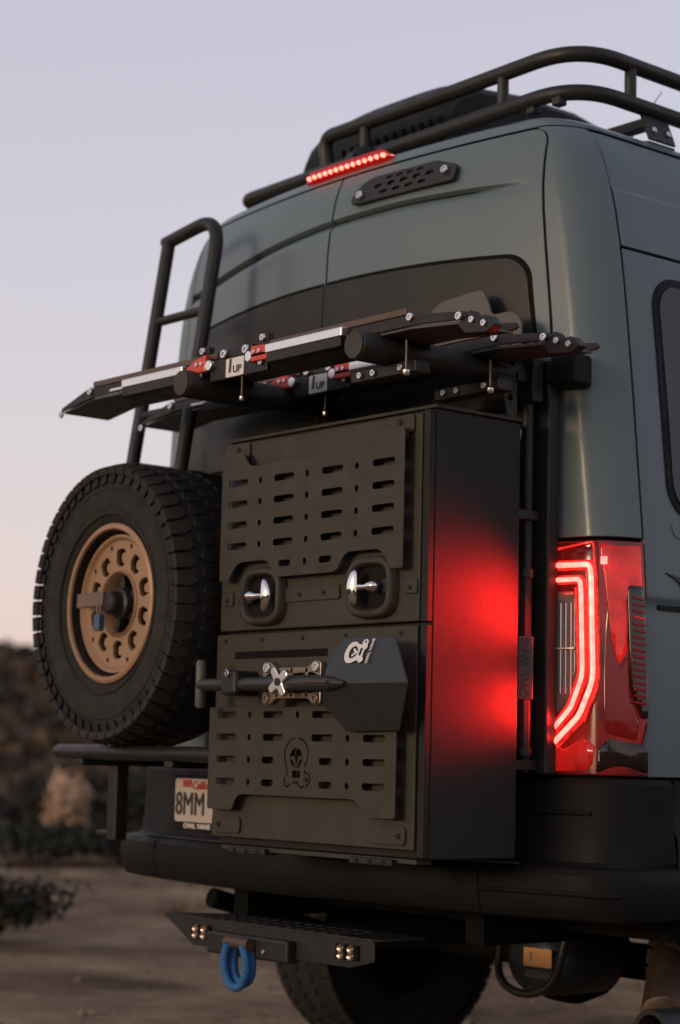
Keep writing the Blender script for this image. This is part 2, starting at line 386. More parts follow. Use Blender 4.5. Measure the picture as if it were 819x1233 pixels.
van = empty('van', (0, 2.4, 0), 'grey high-roof camper van seen from behind with its red taillight lit', 'van')
def sstep(a, b, x):
    t = max(0, min(1, (x - a) / (b - a))); return t * t * (3 - 2 * t)
def door_u(z): return .832 - .055 * sstep(2.0, 2.70, z)
ZT = 2.685
def ztop(u): return ZT + .001
RCOR = .055
def umax(z):
    zt = ZT; d = door_u(z)
    if z > zt - RCOR: q = min(RCOR, z - (zt - RCOR)); return d - RCOR + math.sqrt(max(0, RCOR ** 2 - q * q))
    return d
CREASE = pchip([(-.75, 2.470), (-.5, 2.507), (-.25, 2.536), (0, 2.551), (.25, 2.554), (.5, 2.545), (.75, 2.528)])
def crease_d(u): return .021 * (1 - sstep(.52, .76, abs(u) if u > 0 else 0))
# dark inner shell behind the panel joints
g = MB(); us = [-1 + i / 40 for i in range(81)]
V = []; F = []; zs = [.62, .9, 1.3, 1.7, 2.0, 2.25, 2.4, 2.5, 2.6, 2.65, 2.69, 2.71]
U_ = [i * .05 - 2.4 for i in range(97)]
for z in zs:
    for u in U_: V.append(SF(u, z, -.016))
for j in range(len(zs) - 1):
    for i in range(len(U_) - 1): F.append((j * 97 + i, j * 97 + i + 1, (j + 1) * 97 + i + 1, (j + 1) * 97 + i))
g.add(V, F); g.build('inner_shell', INNER, van)

def make_door(side):
    s = side
    def fn(a, b):
        # b in [0,1] below the crease, [1,2] crease ledge, [2,3] above
        def uz(z): return .004 + (umax(z) - .004) * a
        zt0 = 2.5; u0 = s * uz(zt0); zc = CREASE(u0); d = crease_d(u0)
        if b <= .9: z = .97 + (zc - .040 - .97) * b / .9; o = 0
        elif b <= 1: q = (b - .9) / .1; z = zc - .040 + .036 * q; o = -d * q * q
        elif b <= 2: q = b - 1; z = zc - .004 + .006 * q; o = -d * (1 - q)
        else:
            q = b - 2; z = zc + .002 + (ztop(uz(2.6)) - zc - .002) * q; o = 0
        return (s * uz(z), z, o)
    B = [0, .15, .3, .45, .6, .7, .8, .87, .9, .925, .95, .975, .99, 1, 1.15, 1.5, 1.85, 2, 2.1, 2.25, 2.4, 2.55, 2.66, 2.74, 2.8, 2.85, 2.89, 2.92, 2.945, 2.965, 2.98, 2.992, 3.0]
    d = patch('rear_door', fn, 30, 0, PAINT, van, thick=.016, bevel=.0025, bvals=B)
    # black panel where the window would be
    zb, z1 = 1.86, 2.345
    def top(u): return 2.352 - .035 * (abs(u) / .74) ** 2.2
    def fw(a, b):
        R = .075
        z = zb + (z1 - zb) * b; lim = .785 - .028 * sstep(2.0, 2.34, z)
        zt = z1
        if z > zt - R: q = z - (zt - R); lim = lim - R + math.sqrt(max(0, R * R - q * q))
        if z < zb + R: q = (zb + R) - z; lim = lim - R + math.sqrt(max(0, R * R - q * q))
        u = .006 + (lim - .006) * a
        zz = z if b < .5 else z + (top(u) - z1) * ((b - .5) / .5)
        return (s * u, zz, .0045)
    bv = [0, .005, .02, .04, .07, .1, .13, .155, .3, .5, .7, .82, .845, .87, .9, .93, .96, .98, .995, 1.0]
    def fs(a, b):
        u, z, o = fw(a, b); q = sstep(.0, 1.0, a)
        return (s * (abs(u) + .011 * q), z + .011 * (2 * b - 1), .0015)
    patch('window_seal', fs, 24, 0, INNER, d, thick=.006, bevel=.001, bvals=bv)
    w = patch('window_panel', fw, 24, 0, GLASSB, d, thick=.008, bevel=.0015, bvals=bv)
    return d
door_r = make_door(1); door_l = make_door(-1)
door_r['label'] = 'right rear door with black upper panel'; door_l['label'] = 'left rear door with black upper panel'

ZTL = 1.556
for s in (1, -1):
    def fp(a, b, s=s):
        z = ZTL + .004 + (ZT + .006 - ZTL - .004) * b; u0 = umax(z) + .007; u1 = useam(z, .240) - .003
        return (s * (u0 + (u1 - u0) * a), z, 0)
    patch('corner_pillar', fp, 26, 0, PAINT, van, bevel=.0025, bvals=[0, .03, .1, .2, .3, .4, .5, .6, .7, .78, .84, .88, .91, .935, .955, .97, .98, .99, 1])
    def fl(a, b, s=s):
        z = .955 + (2.338 - .955) * b; u0 = useam(z) + .003; u1 = u0 + VL - .3
        o = -.006 * (1 - sstep(1.395, 1.41, z)) 
        return (s * (u0 + (u1 - u0) * a), z, o)
    patch('side_panel', fl, 0, 0, PAINT, van, bevel=.002, avals=[0, .005, .01, .02, .04, .08, .15, .3, .6, 1], bvals=[0, .1, .2, .3, .318, .322, .326, .33, .34, .4, .5, .6, .7, .8, .9, 1])
    def fu(a, b, s=s):
        z = 2.346 + (ZT + .006 - 2.346) * b; u0 = useam(z) + .003; u1 = u0 + VL - .3
        o = -.005 * sstep(2.505, 2.515, z)
        return (s * (u0 + (u1 - u0) * a), z, o)
    patch('high_roof_side', fu, 0, 0, PAINT, van, bevel=.002, avals=[0, .005, .01, .02, .04, .08, .15, .3, .6, 1], bvals=[0, .1, .2, .3, .4, .45, .46, .47, .48, .49, .5, .6, .7, .8, .9, 1])
# roof: from above the doors over the rounded edge
V = []; F = []; zs = [ZT + .0095, 2.703, 2.712, 2.72, 2.728, 2.735, 2.741, 2.747, 2.752, 2.757, 2.761, 2.764, 2.7655]
NU = 161; 
for z in [ZT + .0095] + zs:
    w = WZ(z)
    uu = [(-1 + 2 * i / (NU - 1)) for i in range(NU)]
    for q in uu:
        a = abs(q); lim = w - CR
        if a < .6: u = lim * a / .6
        elif a < .85: u = lim + CU * (a - .6) / .25
        else: u = lim + CU + (VL - .5) * ((a - .85) / .15) ** 2
        V.append(SF(math.copysign(u, q), z, 0))
for i in range(NU): V[i] = V[i] + (Vector((0, 1.2, 2.5)) - V[i]).normalized() * .016
n_ = len(zs) + 1
for j in range(n_ - 1):
    for i in range(NU - 1): F.append((j * NU + i, j * NU + i + 1, (j + 1) * NU + i + 1, (j + 1) * NU + i))
last = (n_ - 1) * NU
cen = len(V)
for i in range(NU): p = V[last + i]; V.append(Vector((p.x * .5, p.y + .25 if p.y < 3 else p.y, 2.772)))
for i in range(NU - 1): F.append((last + i, last + i + 1, cen + i + 1, cen + i))
for i in range(NU // 2): F.append((cen + i, cen + i + 1, cen + NU - 2 - i, cen + NU - 1 - i)) if i != NU // 2 - 1 else F.append((cen + i, cen + i + 1, cen + i + 2))
g = MB(); g.add(V, F); g.build('roof', PAINT, van, angle=40)
# cab front, out of sight behind the body
g = MB(); g.prism([(5.15, .5), (6.3, .5), (6.55, .75), (6.5, 1.2), (5.95, 1.4), (5.3, 2.5), (5.05, 2.68)], -.97, .97, 'yz'); g.build('cab', PAINT, van, bevel=.08, seg=3)
g = MB(); g.prism([(5.36, 2.38), (5.96, 1.4), (5.99, 1.42), (5.39, 2.40)], -.82, .82, 'yz'); g.build('windscreen', SGLASS, van)
g = MB(); g.box(-.93, .93, .45, 6.2, .53, .62); g.build('floor_pan', INNER, van)
g = MB(); g.box(-.95, .95, 4.9, 5.3, .6, 2.66); g.build('front_bulkhead', INNER, van)

# side window (black glass in a rubber frame) on each side
for s in (1, -1):
    def fr_(a, b, o, ex, s=s):
        z0, z1, R = 1.632 - ex, 2.272 + ex, .085 + ex
        z = z0 + (z1 - z0) * b; ya, yb = .352 - ex, 1.75 + ex
        i = 0
        if z > z1 - R: q = z - (z1 - R); i = R - math.sqrt(max(0, R * R - q * q))
        if z < z0 + R: q = z0 + R - z; i = R - math.sqrt(max(0, R * R - q * q))
        y = ya + i + (yb - ya - 2 * i) * a
        u0 = useam(z, .27); return (s * (u0 + y - .27), z, o)
    bv = [0, .004, .015, .035, .06, .09, .115, .135, .3, .5, .7, .865, .885, .91, .94, .965, .985, .996, 1]
    wf = patch('side_window', lambda a, b: fr_(a, b, .004, .012), 12, 0, PLASTIC, van, thick=.01, bevel=.002, bvals=bv)
    patch('pane', lambda a, b: fr_(a, b, .0065, -.012), 12, 0, SGLASS, wf, thick=.006, bevel=.001, bvals=bv)

# ------------------------------------------------------------------ bumper
prof = [(.600, -.03), (.598, .050), (.606, .082), (.630, .098), (.680, .104), (.712, .101), (.728, .088), (.733, .045), (.742, .030), (.80, .022), (.880, .018), (.935, .016), (.948, .006), (.950, -.03)]
prof_o = [(.600, .06), (.606, .082), (.630, .098), (.680, .104), (.712, .101), (.728, .088)]
V = []; F = []; UB = [-1.21 + 2.42 * i / 120 for i in range(121)]
for z, o in prof:
    for u in UB:
        oo = o * (.55 + .45 * (1 - sstep(.90, 1.25, abs(u)))) if o > .03 else o
        V.append(SF(u, max(z, .6), oo) + Vector((0, 0, z - max(z, .6))))
for j in range(len(prof) - 1):
    for i in range(120): F.append((j * 121 + i, j * 121 + i + 1, (j + 1) * 121 + i + 1, (j + 1) * 121 + i))
g = MB(); g.add(V, F); bumper = g.build('rear_bumper', PLASTIC, van, angle=28)
# bumper joints, step pad and side cladding
g = MB(); pts = [SF(u, .7335, .080 * (.55 + .45 * (1 - sstep(.90, 1.25, abs(u))))) for u in [-.80 + 1.6 * i / 40 for i in range(41)]]
g.tube(pts, .012, 6, flat=.25); g.build('step_pad', mat('ribbed_step_pad', (.04, .038, .035), .6, 0, .2, 20, bump=.5, bscale=90), bumper)
g = MB()
V = []; F = []
US = [1.217 + .2 * k for k in range(22)]
for z, o in ((.600, .0), (.602, .02), (.66, .03), (.80, .026), (.82, .014), (.947, .012), (.949, -.02)):
    for u in US: V.append(SF(u, z, o))
n_ = len(US)
for j in range(6):
    for i in range(n_ - 1): F.append((j * n_ + i, j * n_ + i + 1, (j + 1) * n_ + i + 1, (j + 1) * n_ + i))
g.add(V, F); g.build('side_cladding', PLASTIC, van)
g = MB(); V2 = [(-v[0], v[1], v[2]) for v in V]; g.add(V2, F); g.build('side_cladding', PLASTIC, van)
for s in (1, -1):
    V = []; F = []
    for k in range(14):
        z, o = .612 + .0085 * k, .0
        oo = pchip(prof_o)(z)
        for du in (-.003, .003): V.append(SF(s * .70 + du, z, oo + .0012))
    for k in range(13): F.append((2 * k, 2 * k + 1, 2 * k + 3, 2 * k + 2))
    g = MB(); g.add(V, F); g.build('seam', INNER, bumper)
# light edge lines on the bumper corner
g = MB(); g.tube([SF(u, .862, .021) for u in [.80 + .012 * k for k in range(15)]], .006, 8); g.build('moulding', PLASTIC, bumper)
g = MB(); g.tube([SF(u, .668, .108 * (.55 + .45 * (1 - sstep(.90, 1.25, abs(u))))) for u in [.70 + .03 * k for k in range(12)]], .006, 8); g.build('moulding', PLASTIC, bumper)

# ------------------------------------------------------------------ taillights
LAMP_W = 2.2
def taillight(s, LED=None):
    LED = LED or TL_LED
    zb, zt = .957, ZTL - .006
    def reg(a0, a1, z0, z1, o):
        def fn(a, b):
            z = z0 + (z1 - z0) * b; u0 = .845; u1 = useam(z, .240) - .003
            A = a0 + (a1 - a0) * a
            return (s * (u0 + (u1 - u0) * A), z, o)
        return fn
    hs = patch('taillight', reg(0, 1, zb, zt, .004), 24, 16, TL_HOUS, van, thick=.02, bevel=.004)
    def Q(A, z, o):       # A 0..1 across the lamp from the door edge to the side seam
        u0 = .845; u1 = useam(z, .240) - .003; return SF(s * (u0 + (u1 - u0) * A), z, o)
    def path(pts, r, m, o, nm, rr=.03):
        P = bend([Vector((a, z, 0)) for a, z in pts], rr, 6); D = []
        for i in range(len(P) - 1):
            n = max(1, int((P[i + 1] - P[i]).length / .012))
            for k in range(n): D.append(P[i].lerp(P[i + 1], k / n))
        D.append(P[-1]); g = MB(); g.tube([Q(p.x, p.y, o) for p in D], r, 10); return g.build(nm, m, hs)
    def area(poly, m, o, nm, th=.004):
        # polygon in (A,z), filled by triangulated fan on the surface
        from mathutils.geometry import delaunay_2d_cdt
        n = len(poly); pts = [Vector(p) for p in poly]; 
        xs = [p[0] for p in poly]; zs_ = [p[1] for p in poly]
        extra = []
        a = min(xs) + .03
        while a < max(xs):
            z = min(zs_) + .02
            while z < max(zs_): extra.append(Vector((a, z))); z += .03
            a += .045
        res = delaunay_2d_cdt(pts + extra, [], [list(range(n))], 1, 1e-5)
        g = MB(); g.add([Q(v.x, v.y, o) for v in res[0]], res[2]); ob = g.build(nm, m, hs)
        so = ob.modifiers.new('solid', 'SOLIDIFY'); so.thickness = th; so.offset = -1
        return ob
    # lit red body lens, inner and side parts
    area(fillet([(.50, 1.540), (.955, 1.538), (.955, 1.40), (.80, 1.39), (.79, 1.27), (.69, 1.235), (.62, 1.30), (.56, 1.44)], .02, 3), TL_RED, .0085, 'side_lens')
    area(fillet([(.57, 1.40), (.63, 1.28), (.69, 1.225), (.79, 1.26), (.81, 1.16), (.90, 1.09), (.88, 1.045), (.55, 1.06), (.52, 1.12)], .02, 3), TL_DEEP, .0085, 'side_lens')
    area([(.47, 1.02), (.56, 1.05), (.93, 1.035), (.985, 1.09), (.985, .966), (.45, .966)], TL_DARK, .0088, 'smoked_corner')
    area([(.03, 1.545), (.49, 1.545), (.47, 1.24), (.36, 1.13), (.03, 1.05)], TL_DEEP, .008, 'inner_lens')
    area([(.02, 1.035), (.14, 1.02), (.33, 1.05), (.42, 1.03), (.40, .985), (.33, .968), (.02, .966)], TL_RED, .008, 'lower_lens')
    # reverse lamp with vertical ribs
    area(fillet([(.03, 1.42), (.25, 1.42), (.26, 1.20), (.17, 1.135), (.03, 1.10)], .03), TL_REV, .011, 'reverse_lamp')
    for k in range(4):
        a = .06 + .05 * k; g = MB(); g.tube([Q(a, 1.16 + (1.39 - 1.16) * i / 10, .014) for i in range(11)], .0028, 6); g.build('rib', ALU, hs)
    g = MB(); g.tube([Q(.03 + .22 * i / 6, 1.275, .0155) for i in range(7)], .0035, 6); g.build('rib', ALU, hs)
    # the two glowing tubes and the thin outline
    path([(.0, 1.487), (.405, 1.487), (.425, 1.19), (.30, 1.105), (.0, .985 + .035)], .0068, LED, .017, 'led_tube', .035)
    path([(.0, 1.450), (.315, 1.450), (.33, 1.205), (.22, 1.125), (.0, 1.055)], .0060, LED, .017, 'led_tube', .03)
    path([(.0, 1.487), (.405, 1.487), (.425, 1.19), (.30, 1.105), (.0, .985 + .035)], .0150, TL_GLOW, .003, 'led_halo', .035)  # wider emissive strip under each tube paints its halo
    path([(.0, 1.450), (.315, 1.450), (.33, 1.205), (.22, 1.125), (.0, 1.055)], .0135, TL_GLOW, .003, 'led_halo', .03)
    path([(.02, 1.528), (.44, 1.545), (.475, 1.19), (.34, 1.09)], .0030, TL_GLOW, .013, 'led_outline', .03)
    path([(.26, 1.43), (.285, 1.21), (.19, 1.135), (.05, 1.085)], .0035, TL_GLOW, .014, 'led_outline', .02)
    g = MB(); c = Q(.55, 1.497, .012); d = (Q(.58, 1.497, .012) - Q(.52, 1.497, .012)); g.obox(c, d * .55, (0, .002, 0), (0, 0, .010)); g.build('led_marker', LED, hs, bevel=.002)
    if LED is TL_LED:      # the lamp's own beam, thrown rearwards by its optics
        for (A, z, L_, pw) in ((.40, 1.34, .27, LAMP_W), (.25, 1.115, .14, LAMP_W * .50)):
            ld_ = bpy.data.lights.new('taillight_beam', 'AREA'); ld_.shape = 'RECTANGLE'; ld_.size = .014; ld_.size_y = L_; ld_.energy = pw; ld_.color = (1, .012, .010); ld_.spread = radians(66)
            lo_ = bpy.data.objects.new('taillight_beam', ld_); link(lo_, hs); p_ = Q(A, z, .028); lo_.location = p_ - org(hs)
            lo_.rotation_euler = Vector((-s * .50, -1, 0)).to_track_quat('-Z', 'Z').to_euler()
    # louvred black insert on the side
    area(fillet([(.80, 1.435), (.965, 1.435), (.985, 1.10), (.93, 1.10), (.83, 1.17), (.81, 1.25)], .025), TL_DARK, .0125, 'louvre_insert', .006)
    for k in range(17):
        z = 1.405 - .0165 * k; g = MB(); g.tube([Q(.845 + .11 * i / 4, z - .004 * i / 4, .014) for i in range(5)], .0035, 6)
        g.build('louvre', TL_DEEP if k not in (3,) else TL_RED, hs)
    return hs
tl = taillight(1); tl['label'] = 'lit red taillight with two glowing light tubes'
tl2 = taillight(-1, TL_OFF)

# ------------------------------------------------------------------ high brake light on the roof lip
def roofP(u, off):       # a line just above the doors
    return SF(u, 2.722, off)
L_ = [(-.20 + .40 * i / 30) for i in range(31)]
g = MB(); V = []; F = []
for dz, o in ((-.017, .0), (-.015, .022), (-.004, .030), (.010, .026), (.016, .0)):
    for u in L_:
        k = 1 - sstep(.16, .20, abs(u)) * .75
        V.append(SF(u, 2.716, o * k + .002) + Vector((0, 0, dz * k)))
for j in range(4):
    for i in range(30): F.append((j * 31 + i, j * 31 + i + 1, (j + 1) * 31 + i + 1, (j + 1) * 31 + i))
g.add(V, F); brl = g.build('brake_light', BR_LENS, van); brl['label'] = 'lit red high brake light'
for k in range(14):
    u = -.168 + .336 * k / 13; p = SF(u, 2.716, .026) + Vector((0, -.003, -.009)); b = MB(); b.lathe([(.0001, .006), (.004, .0055), (.0065, .003), (.0075, 0), (.0075, -.006)], 12, 'y', closed=False)
    o = MB(); o.add([(p.x + v[0], p.y - v[1], p.z + v[2] * .85) for v in b.v], b.f); o.build('led', BR_LED, brl)
# black slotted bracket on the right door
def on_door(u, z, off): return SF(u, z, off)
c = SF(.30, 2.607, .014); ex = SF(.40, 2.607, .014) - SF(.20, 2.607, .014); ez = SF(.30, 2.63, .014) - SF(.30, 2.58, .014)
Mb = frame(c, ex, ez)
out = fillet([(-.20, -.035), (.20, -.035), (.205, .012), (.12, .042), (-.12, .042), (-.165, .030), (-.205, -.01)], .012)
holes = [rrect(-.10 + .05 * i, .008 + .0, .030, .012, .005, 3) for i in range(5)] + [rrect(-.075 + .05 * i, -.014, .030, .010, .004, 3) for i in range(4)] + [rrect(-.06 + .04 * i, .028, .024, .008, .0035, 3) for i in range(4)]
br = plate('door_bracket', [out] + holes, .010, Mb, STEEL_BLK, van, .002); br['label'] = 'black slotted plate bolted to upper right door'
for a, b_ in ((-.165, -.012), (.165, .0)):
    bolt(Mb @ Vector((a, b_, .001)), Mb.to_3x3() @ Vector((0, 0, 1)), .013, .010, ALU, br)
# badge strokes, lock flap, vents on the right side panel
def side_poly(name, poly, m, off, th, parent=van):
    g = MB(); n = len(poly)
    V = [SF(useam(z, .27) + y - .27, z, off) for y, z in poly] + [SF(useam(z, .27) + y - .27, z, off - th) for y, z in poly]
    g.add(V, [tuple(range(n)), tuple(range(2 * n - 1, n - 1, -1))] + [(i, n + i, n + (i + 1) % n, (i + 1) % n) for i in range(n)])
    return g.build(name, m, parent, bevel=.0008, smooth=False)
bd = side_poly('badge_letter', [(.315, 1.478), (.395, 1.465), (.425, 1.412), (.50, 1.478), (.535, 1.478), (.440, 1.388), (.392, 1.388), (.372, 1.448), (.360, 1.458)], INK, .004, .006)
bd['label'] = 'black letter V on the van side'
side_poly('trim_strip', [(.285, 1.393), (.60, 1.394), (1.6, 1.396), (1.6, 1.378), (.60, 1.378), (.285, 1.380)], PLASTIC, .001, .006)
side_poly('fuel_flap', fillet([(.36, 1.57), (.62, 1.58), (.62, 1.66), (.345, 1.61)], .02), PAINT, .002, .006)
vt = side_poly('vent', [(.40, .985), (.56, .985), (.56, 1.125), (.40, 1.125)], INNER, -.002, .004)
for k in range(7):
    z = .993 + .0205 * k; side_poly('vent_slat', [(.404, z), (.556, z), (.556, z + .008), (.404, z + .008)], PLASTIC, .006, .008, vt)
side_poly('latch_pocket', fillet([(.425, 1.155), (.52, 1.155), (.52, 1.245), (.425, 1.245)], .012), PLASTIC, -.001, .006)
# upper hinge cover on the right corner
g = MB(); g.box(.870, .952, .045, .125, 1.945, 2.030); g.box(.80, .88, .035, .10, 1.955, 2.018); g.build('door_hinge', PLASTIC, van, bevel=.014, seg=3)

# ------------------------------------------------------------------ tyre and wheel pieces (wheel axis = local -Y outward)
NT = 50
def tread_meshes(R, W):
    """one shoulder lug and one centre lug, local frame at the tread surface: X round, Y across, Z out"""
    def lug(poly, h, name):
        n = len(poly); g = MB(); V = [(a, b, -.012) for a, b in poly] + [(a * .93, b * .96, h) for a, b in poly]
        g.add(V, [tuple(range(n))[::-1], tuple(range(n, 2 * n))] + [(i, (i + 1) % n, n + (i + 1) % n, n + i) for i in range(n)])
        me = bpy.data.meshes.new(name); me.from_pydata(g.v, [], g.f)
        bm = bmesh.new(); bm.from_mesh(me); bmesh.ops.recalc_face_normals(bm, faces=bm.faces)
        bmesh.ops.bevel(bm, geom=[e_ for e_ in bm.edges if e_.calc_length() > .004], offset=.0018, segments=1, affect='EDGES'); bm.to_mesh(me); bm.free(); me.materials.append(RUBBER); return me
    w = 2 * pi * R / NT
    sh = lug([(-w * .46, -.034), (w * .41, -.034), (w * .46, .012), (w * .20, .030), (-w * .20, .024), (-w * .36, .006)], .011, 'tread_block')
    ce = lug([(-w * .44, -.020), (w * .10, -.026), (w * .40, -.004), (w * .34, .022), (-w * .08, .026), (-w * .30, .006)], .010, 'tread_block')
    return sh, ce
def tyre_profile(R, W, rr):
    h = W / 2
    return [(rr - .004, -h * .70), (rr + .012, -h * .80), (rr + .035, -h * .93), (rr + .07, -h * 1.0), (R - .075, -h * .985), (R - .045, -h * .93), (R - .017, -h * .84), (R - .008, -h * .70), (R - .008, -h * .3), (R - .008, h * .3),
            (R - .008, h * .70), (R - .017, h * .84), (R - .045, h * .93), (R - .075, h * .985), (rr + .07, h), (rr + .035, h * .93), (rr + .012, h * .80), (rr - .004, h * .70)]
def add_tread(parent, R, W, meshes, c=(0, 0, 0), axis='y', flipy=1):
    sh, ce = meshes; C_ = Vector(c)
    for row, (yy, me, ph, tilt, mir) in enumerate(((-W * .405, sh, 0, .0, 1), (-W * .135, ce, .35, .25, 1), (W * .135, ce, .85, .25, -1), (W * .405, sh, .5, .0, -1))):
        for k in range(NT):
            a = 2 * pi * (k + ph) / NT
            rad = Vector((cos(a), 0, sin(a))); tan = Vector((-sin(a), 0, cos(a))); ax = Vector((0, 1, 0))
            Rr = R - .012 - (.006 if row in (0, 3) else 0)
            if axis == 'x': rad = Vector((0, rad.x, rad.z)); tan = Vector((0, tan.x, tan.z)); ax = Vector((1, 0, 0))
            rd = rad; 
            if row in (0, 3):     # shoulder lugs wrap over the edge
                lean = .30 * (-1 if row == 0 else 1); rd = (rad * cos(lean) + ax * sin(lean)); 
            acr = (ax - rd * ax.dot(rd)).normalized() * mir; tn = acr.cross(rd)
            o = bpy.data.objects.new('tread_block', me); link(o, parent)
            p = C_ + rad * Rr + ax * yy
            o.matrix_local = Matrix(((tn.x, acr.x, rd.x, p.x), (tn.y, acr.y, rd.y, p.y), (tn.z, acr.z, rd.z, p.z), (0, 0, 0, 1)))
TR, TW, RR = .411, .262, .2325

# ------------------------------------------------------------------ spare wheel
SPX, SPY, SPZ = -.420, -.318, 1.414
spare = empty('spare_wheel', (SPX, SPY, SPZ), 'bronze spare wheel with knobbly black tyre hung on the left rear door', 'wheel')
spare.rotation_euler = (0, 0, radians(-1.5))
g = MB(); g.lathe(tyre_profile(TR, TW, RR - .012), 96); tyre = g.build('tyre', RUBBER, spare, angle=40, local=True)
# raised sidewall ring bars
sw = MB()
for k in range(NT):
    a = 2 * pi * (k + .1) / NT; rad = Vector((cos(a), 0, sin(a))); tan = Vector((-sin(a), 0, cos(a)))
    sw.obox(rad * (TR - .050) + Vector((0, -TW * .485, 0)), tan * .015, (0, .0045, 0), rad * .014 + Vector((0, .0035, 0)))
o = sw.build('sidewall_bars', RUBBER, tyre, bevel=.002, local=True); o['kind'] = 'stuff'
swt = MB(); swt.lathe([(RR + .022, -TW * .478), (RR + .026, -TW * .492), (RR + .032, -TW * .490), (RR + .034, -TW * .480)], 96, closed=False)
swt.lathe([(RR + .094, -TW * .488), (RR + .097, -TW * .502), (RR + .102, -TW * .502), (RR + .105, -TW * .490)], 96, closed=False); swt.build('sidewall_ring', RUBBER, tyre, local=True)
TM = tread_meshes(TR, TW); add_tread(tyre, TR, TW, TM)
# rim: flange, barrel, windowed disc, hub
h = TW / 2
g = MB(); g.lathe([(RR - .006, -h * .74), (RR - .001, -h * .80), (RR, -h * .86), (RR - .006, -h * .90), (RR - .016, -h * .89), (RR - .020, -h * .84), (RR - .016, -h * .74)], 96)
rim = g.build('rim', BRONZE, spare, angle=50, local=True)
g = MB(); g.lathe([(RR - .0205, -h * .84), (RR - .026, -h * .60), (RR - .030, -h * .20), (RR - .034, h * .4), (RR - .02, h * .74), (RR - .004, h * .74), (RR - .008, -h * .70)], 96); g.build('barrel', mat('dark_barrel', (.02, .017, .014), .6, 0, .2, 9, spec=.2), rim, angle=50, local=True)  # barrel coloured darker than the bronze flange
def mface(y): return Matrix(((1, 0, 0, 0), (0, 0, -1, y), (0, 1, 0, 0), (0, 0, 0, 1)))
loops = [circ(0, 0, .196, 96), circ(0, 0, .088, 64)]
for k in range(10):
    a = 2 * pi * (k + .5) / 10; ca, sa = cos(a), sin(a)
    sh = fillet([(.109, -.013), (.109, .013), (.124, .027), (.154, .024), (.160, .010), (.160, -.010), (.154, -.024), (.124, -.027)], .006, 3)
    loops.append([(x * ca - y * sa, x * sa + y * ca) for x, y in sh])
    a2 = 2 * pi * k / 10; loops.append(circ(.172 * cos(a2), .172 * sin(a2), .0075, 10))
def plate_local(name, loops, th, y, m, parent, bev=.002):
    cu = bpy.data.curves.new(name, 'CURVE'); cu.dimensions = '2D'; cu.fill_mode = 'BOTH'; cu.extrude = th / 2 - bev; cu.bevel_depth = bev; cu.bevel_resolution = 1; cu.offset = -bev
    for L in loops:
        s = cu.splines.new('POLY'); s.points.add(len(L) - 1); s.use_cyclic_u = True
        for i, (a, b) in enumerate(L): s.points[i].co = (a, b, 0, 1)
    me = to_mesh_curve(cu, name); me.materials.clear(); me.transform(mface(y) @ Matrix.Translation((0, 0, -th / 2)))
    return finish(me, name, m, parent, angle=30)
plate_local('disc', loops, .016, -.078, BRONZE, rim)
# pocket liners behind each window give the windows their stepped look
for k in range(10):
    a = 2 * pi * (k + .5) / 10; ca, sa = cos(a), sin(a)
    q = fillet([(.119, -.007), (.119, .007), (.130, .015), (.147, .013), (.151, .0), (.147, -.013), (.130, -.015)], .004, 2)
    plate_local('window_pocket', [[(x * ca - y * sa, x * sa + y * ca) for x, y in q]], .012, -.066, BRONZE, rim, .001)
g = MB(); g.lathe([(.184, -.078), (.193, -.088), (.201, -.088), (.203, -.072), (.192, -.066)], 96); g.build('disc_lip', BRONZE, rim, local=True)
g = MB(); g.lathe([(.088, -.080), (.093, -.086), (.098, -.080), (.096, -.072), (.082, .0), (.076, .0)], 64); g.build('hub_ring', BRONZE, rim, local=True)
g = MB(); g.lathe([(.0001, .022), (.08, .022), (.19, .022), (.19, .04), (.0001, .04)], 48, closed=False); g.build('brake_side_face', INNER, rim, local=True)
# lock: black clamp hub with three claws, tan handle bar and padlock
g = MB(); g.lathe([(.0001, -.120), (.026, -.120), (.033, -.113), (.035, -.085), (.046, -.080), (.050, -.05), (.044, .02), (.0001, .02)], 24, closed=False)
for k in range(5):
    a = 2 * pi * k / 5 + .5; rad = Vector((cos(a), 0, sin(a))); tan = Vector((-sin(a), 0, cos(a)))
    g.obox(rad * .060 + Vector((0, -.040, 0)), rad * .028, tan * .012, (0, .024, 0))
hub = g.build('hub_clamp', STEEL_BLK, spare, bevel=.002, local=True)
g = MB(); g.obox((-.088, -.118, .012), (.072, 0, .001), (0, .007, 0), (0, 0, .021)); g.build('lock_bar', mat('tan_bar', (.15, .10, .075), .6, 0, .2, 20), spare, bevel=.003, local=True)
g = MB(); g.obox((-.020, -.132, -.058), (.015, 0, 0), (0, .010, 0), (0, 0, .024)); pl = g.build('padlock', PADB, spare, bevel=.003, local=True)
for sx in (-.030, -.014):
    g = MB(); g.tube([(sx, -.132, -.036), (sx, -.132, -.006)], .0035, 8); g.build('shackle_leg', TRAYB, pl, local=True)
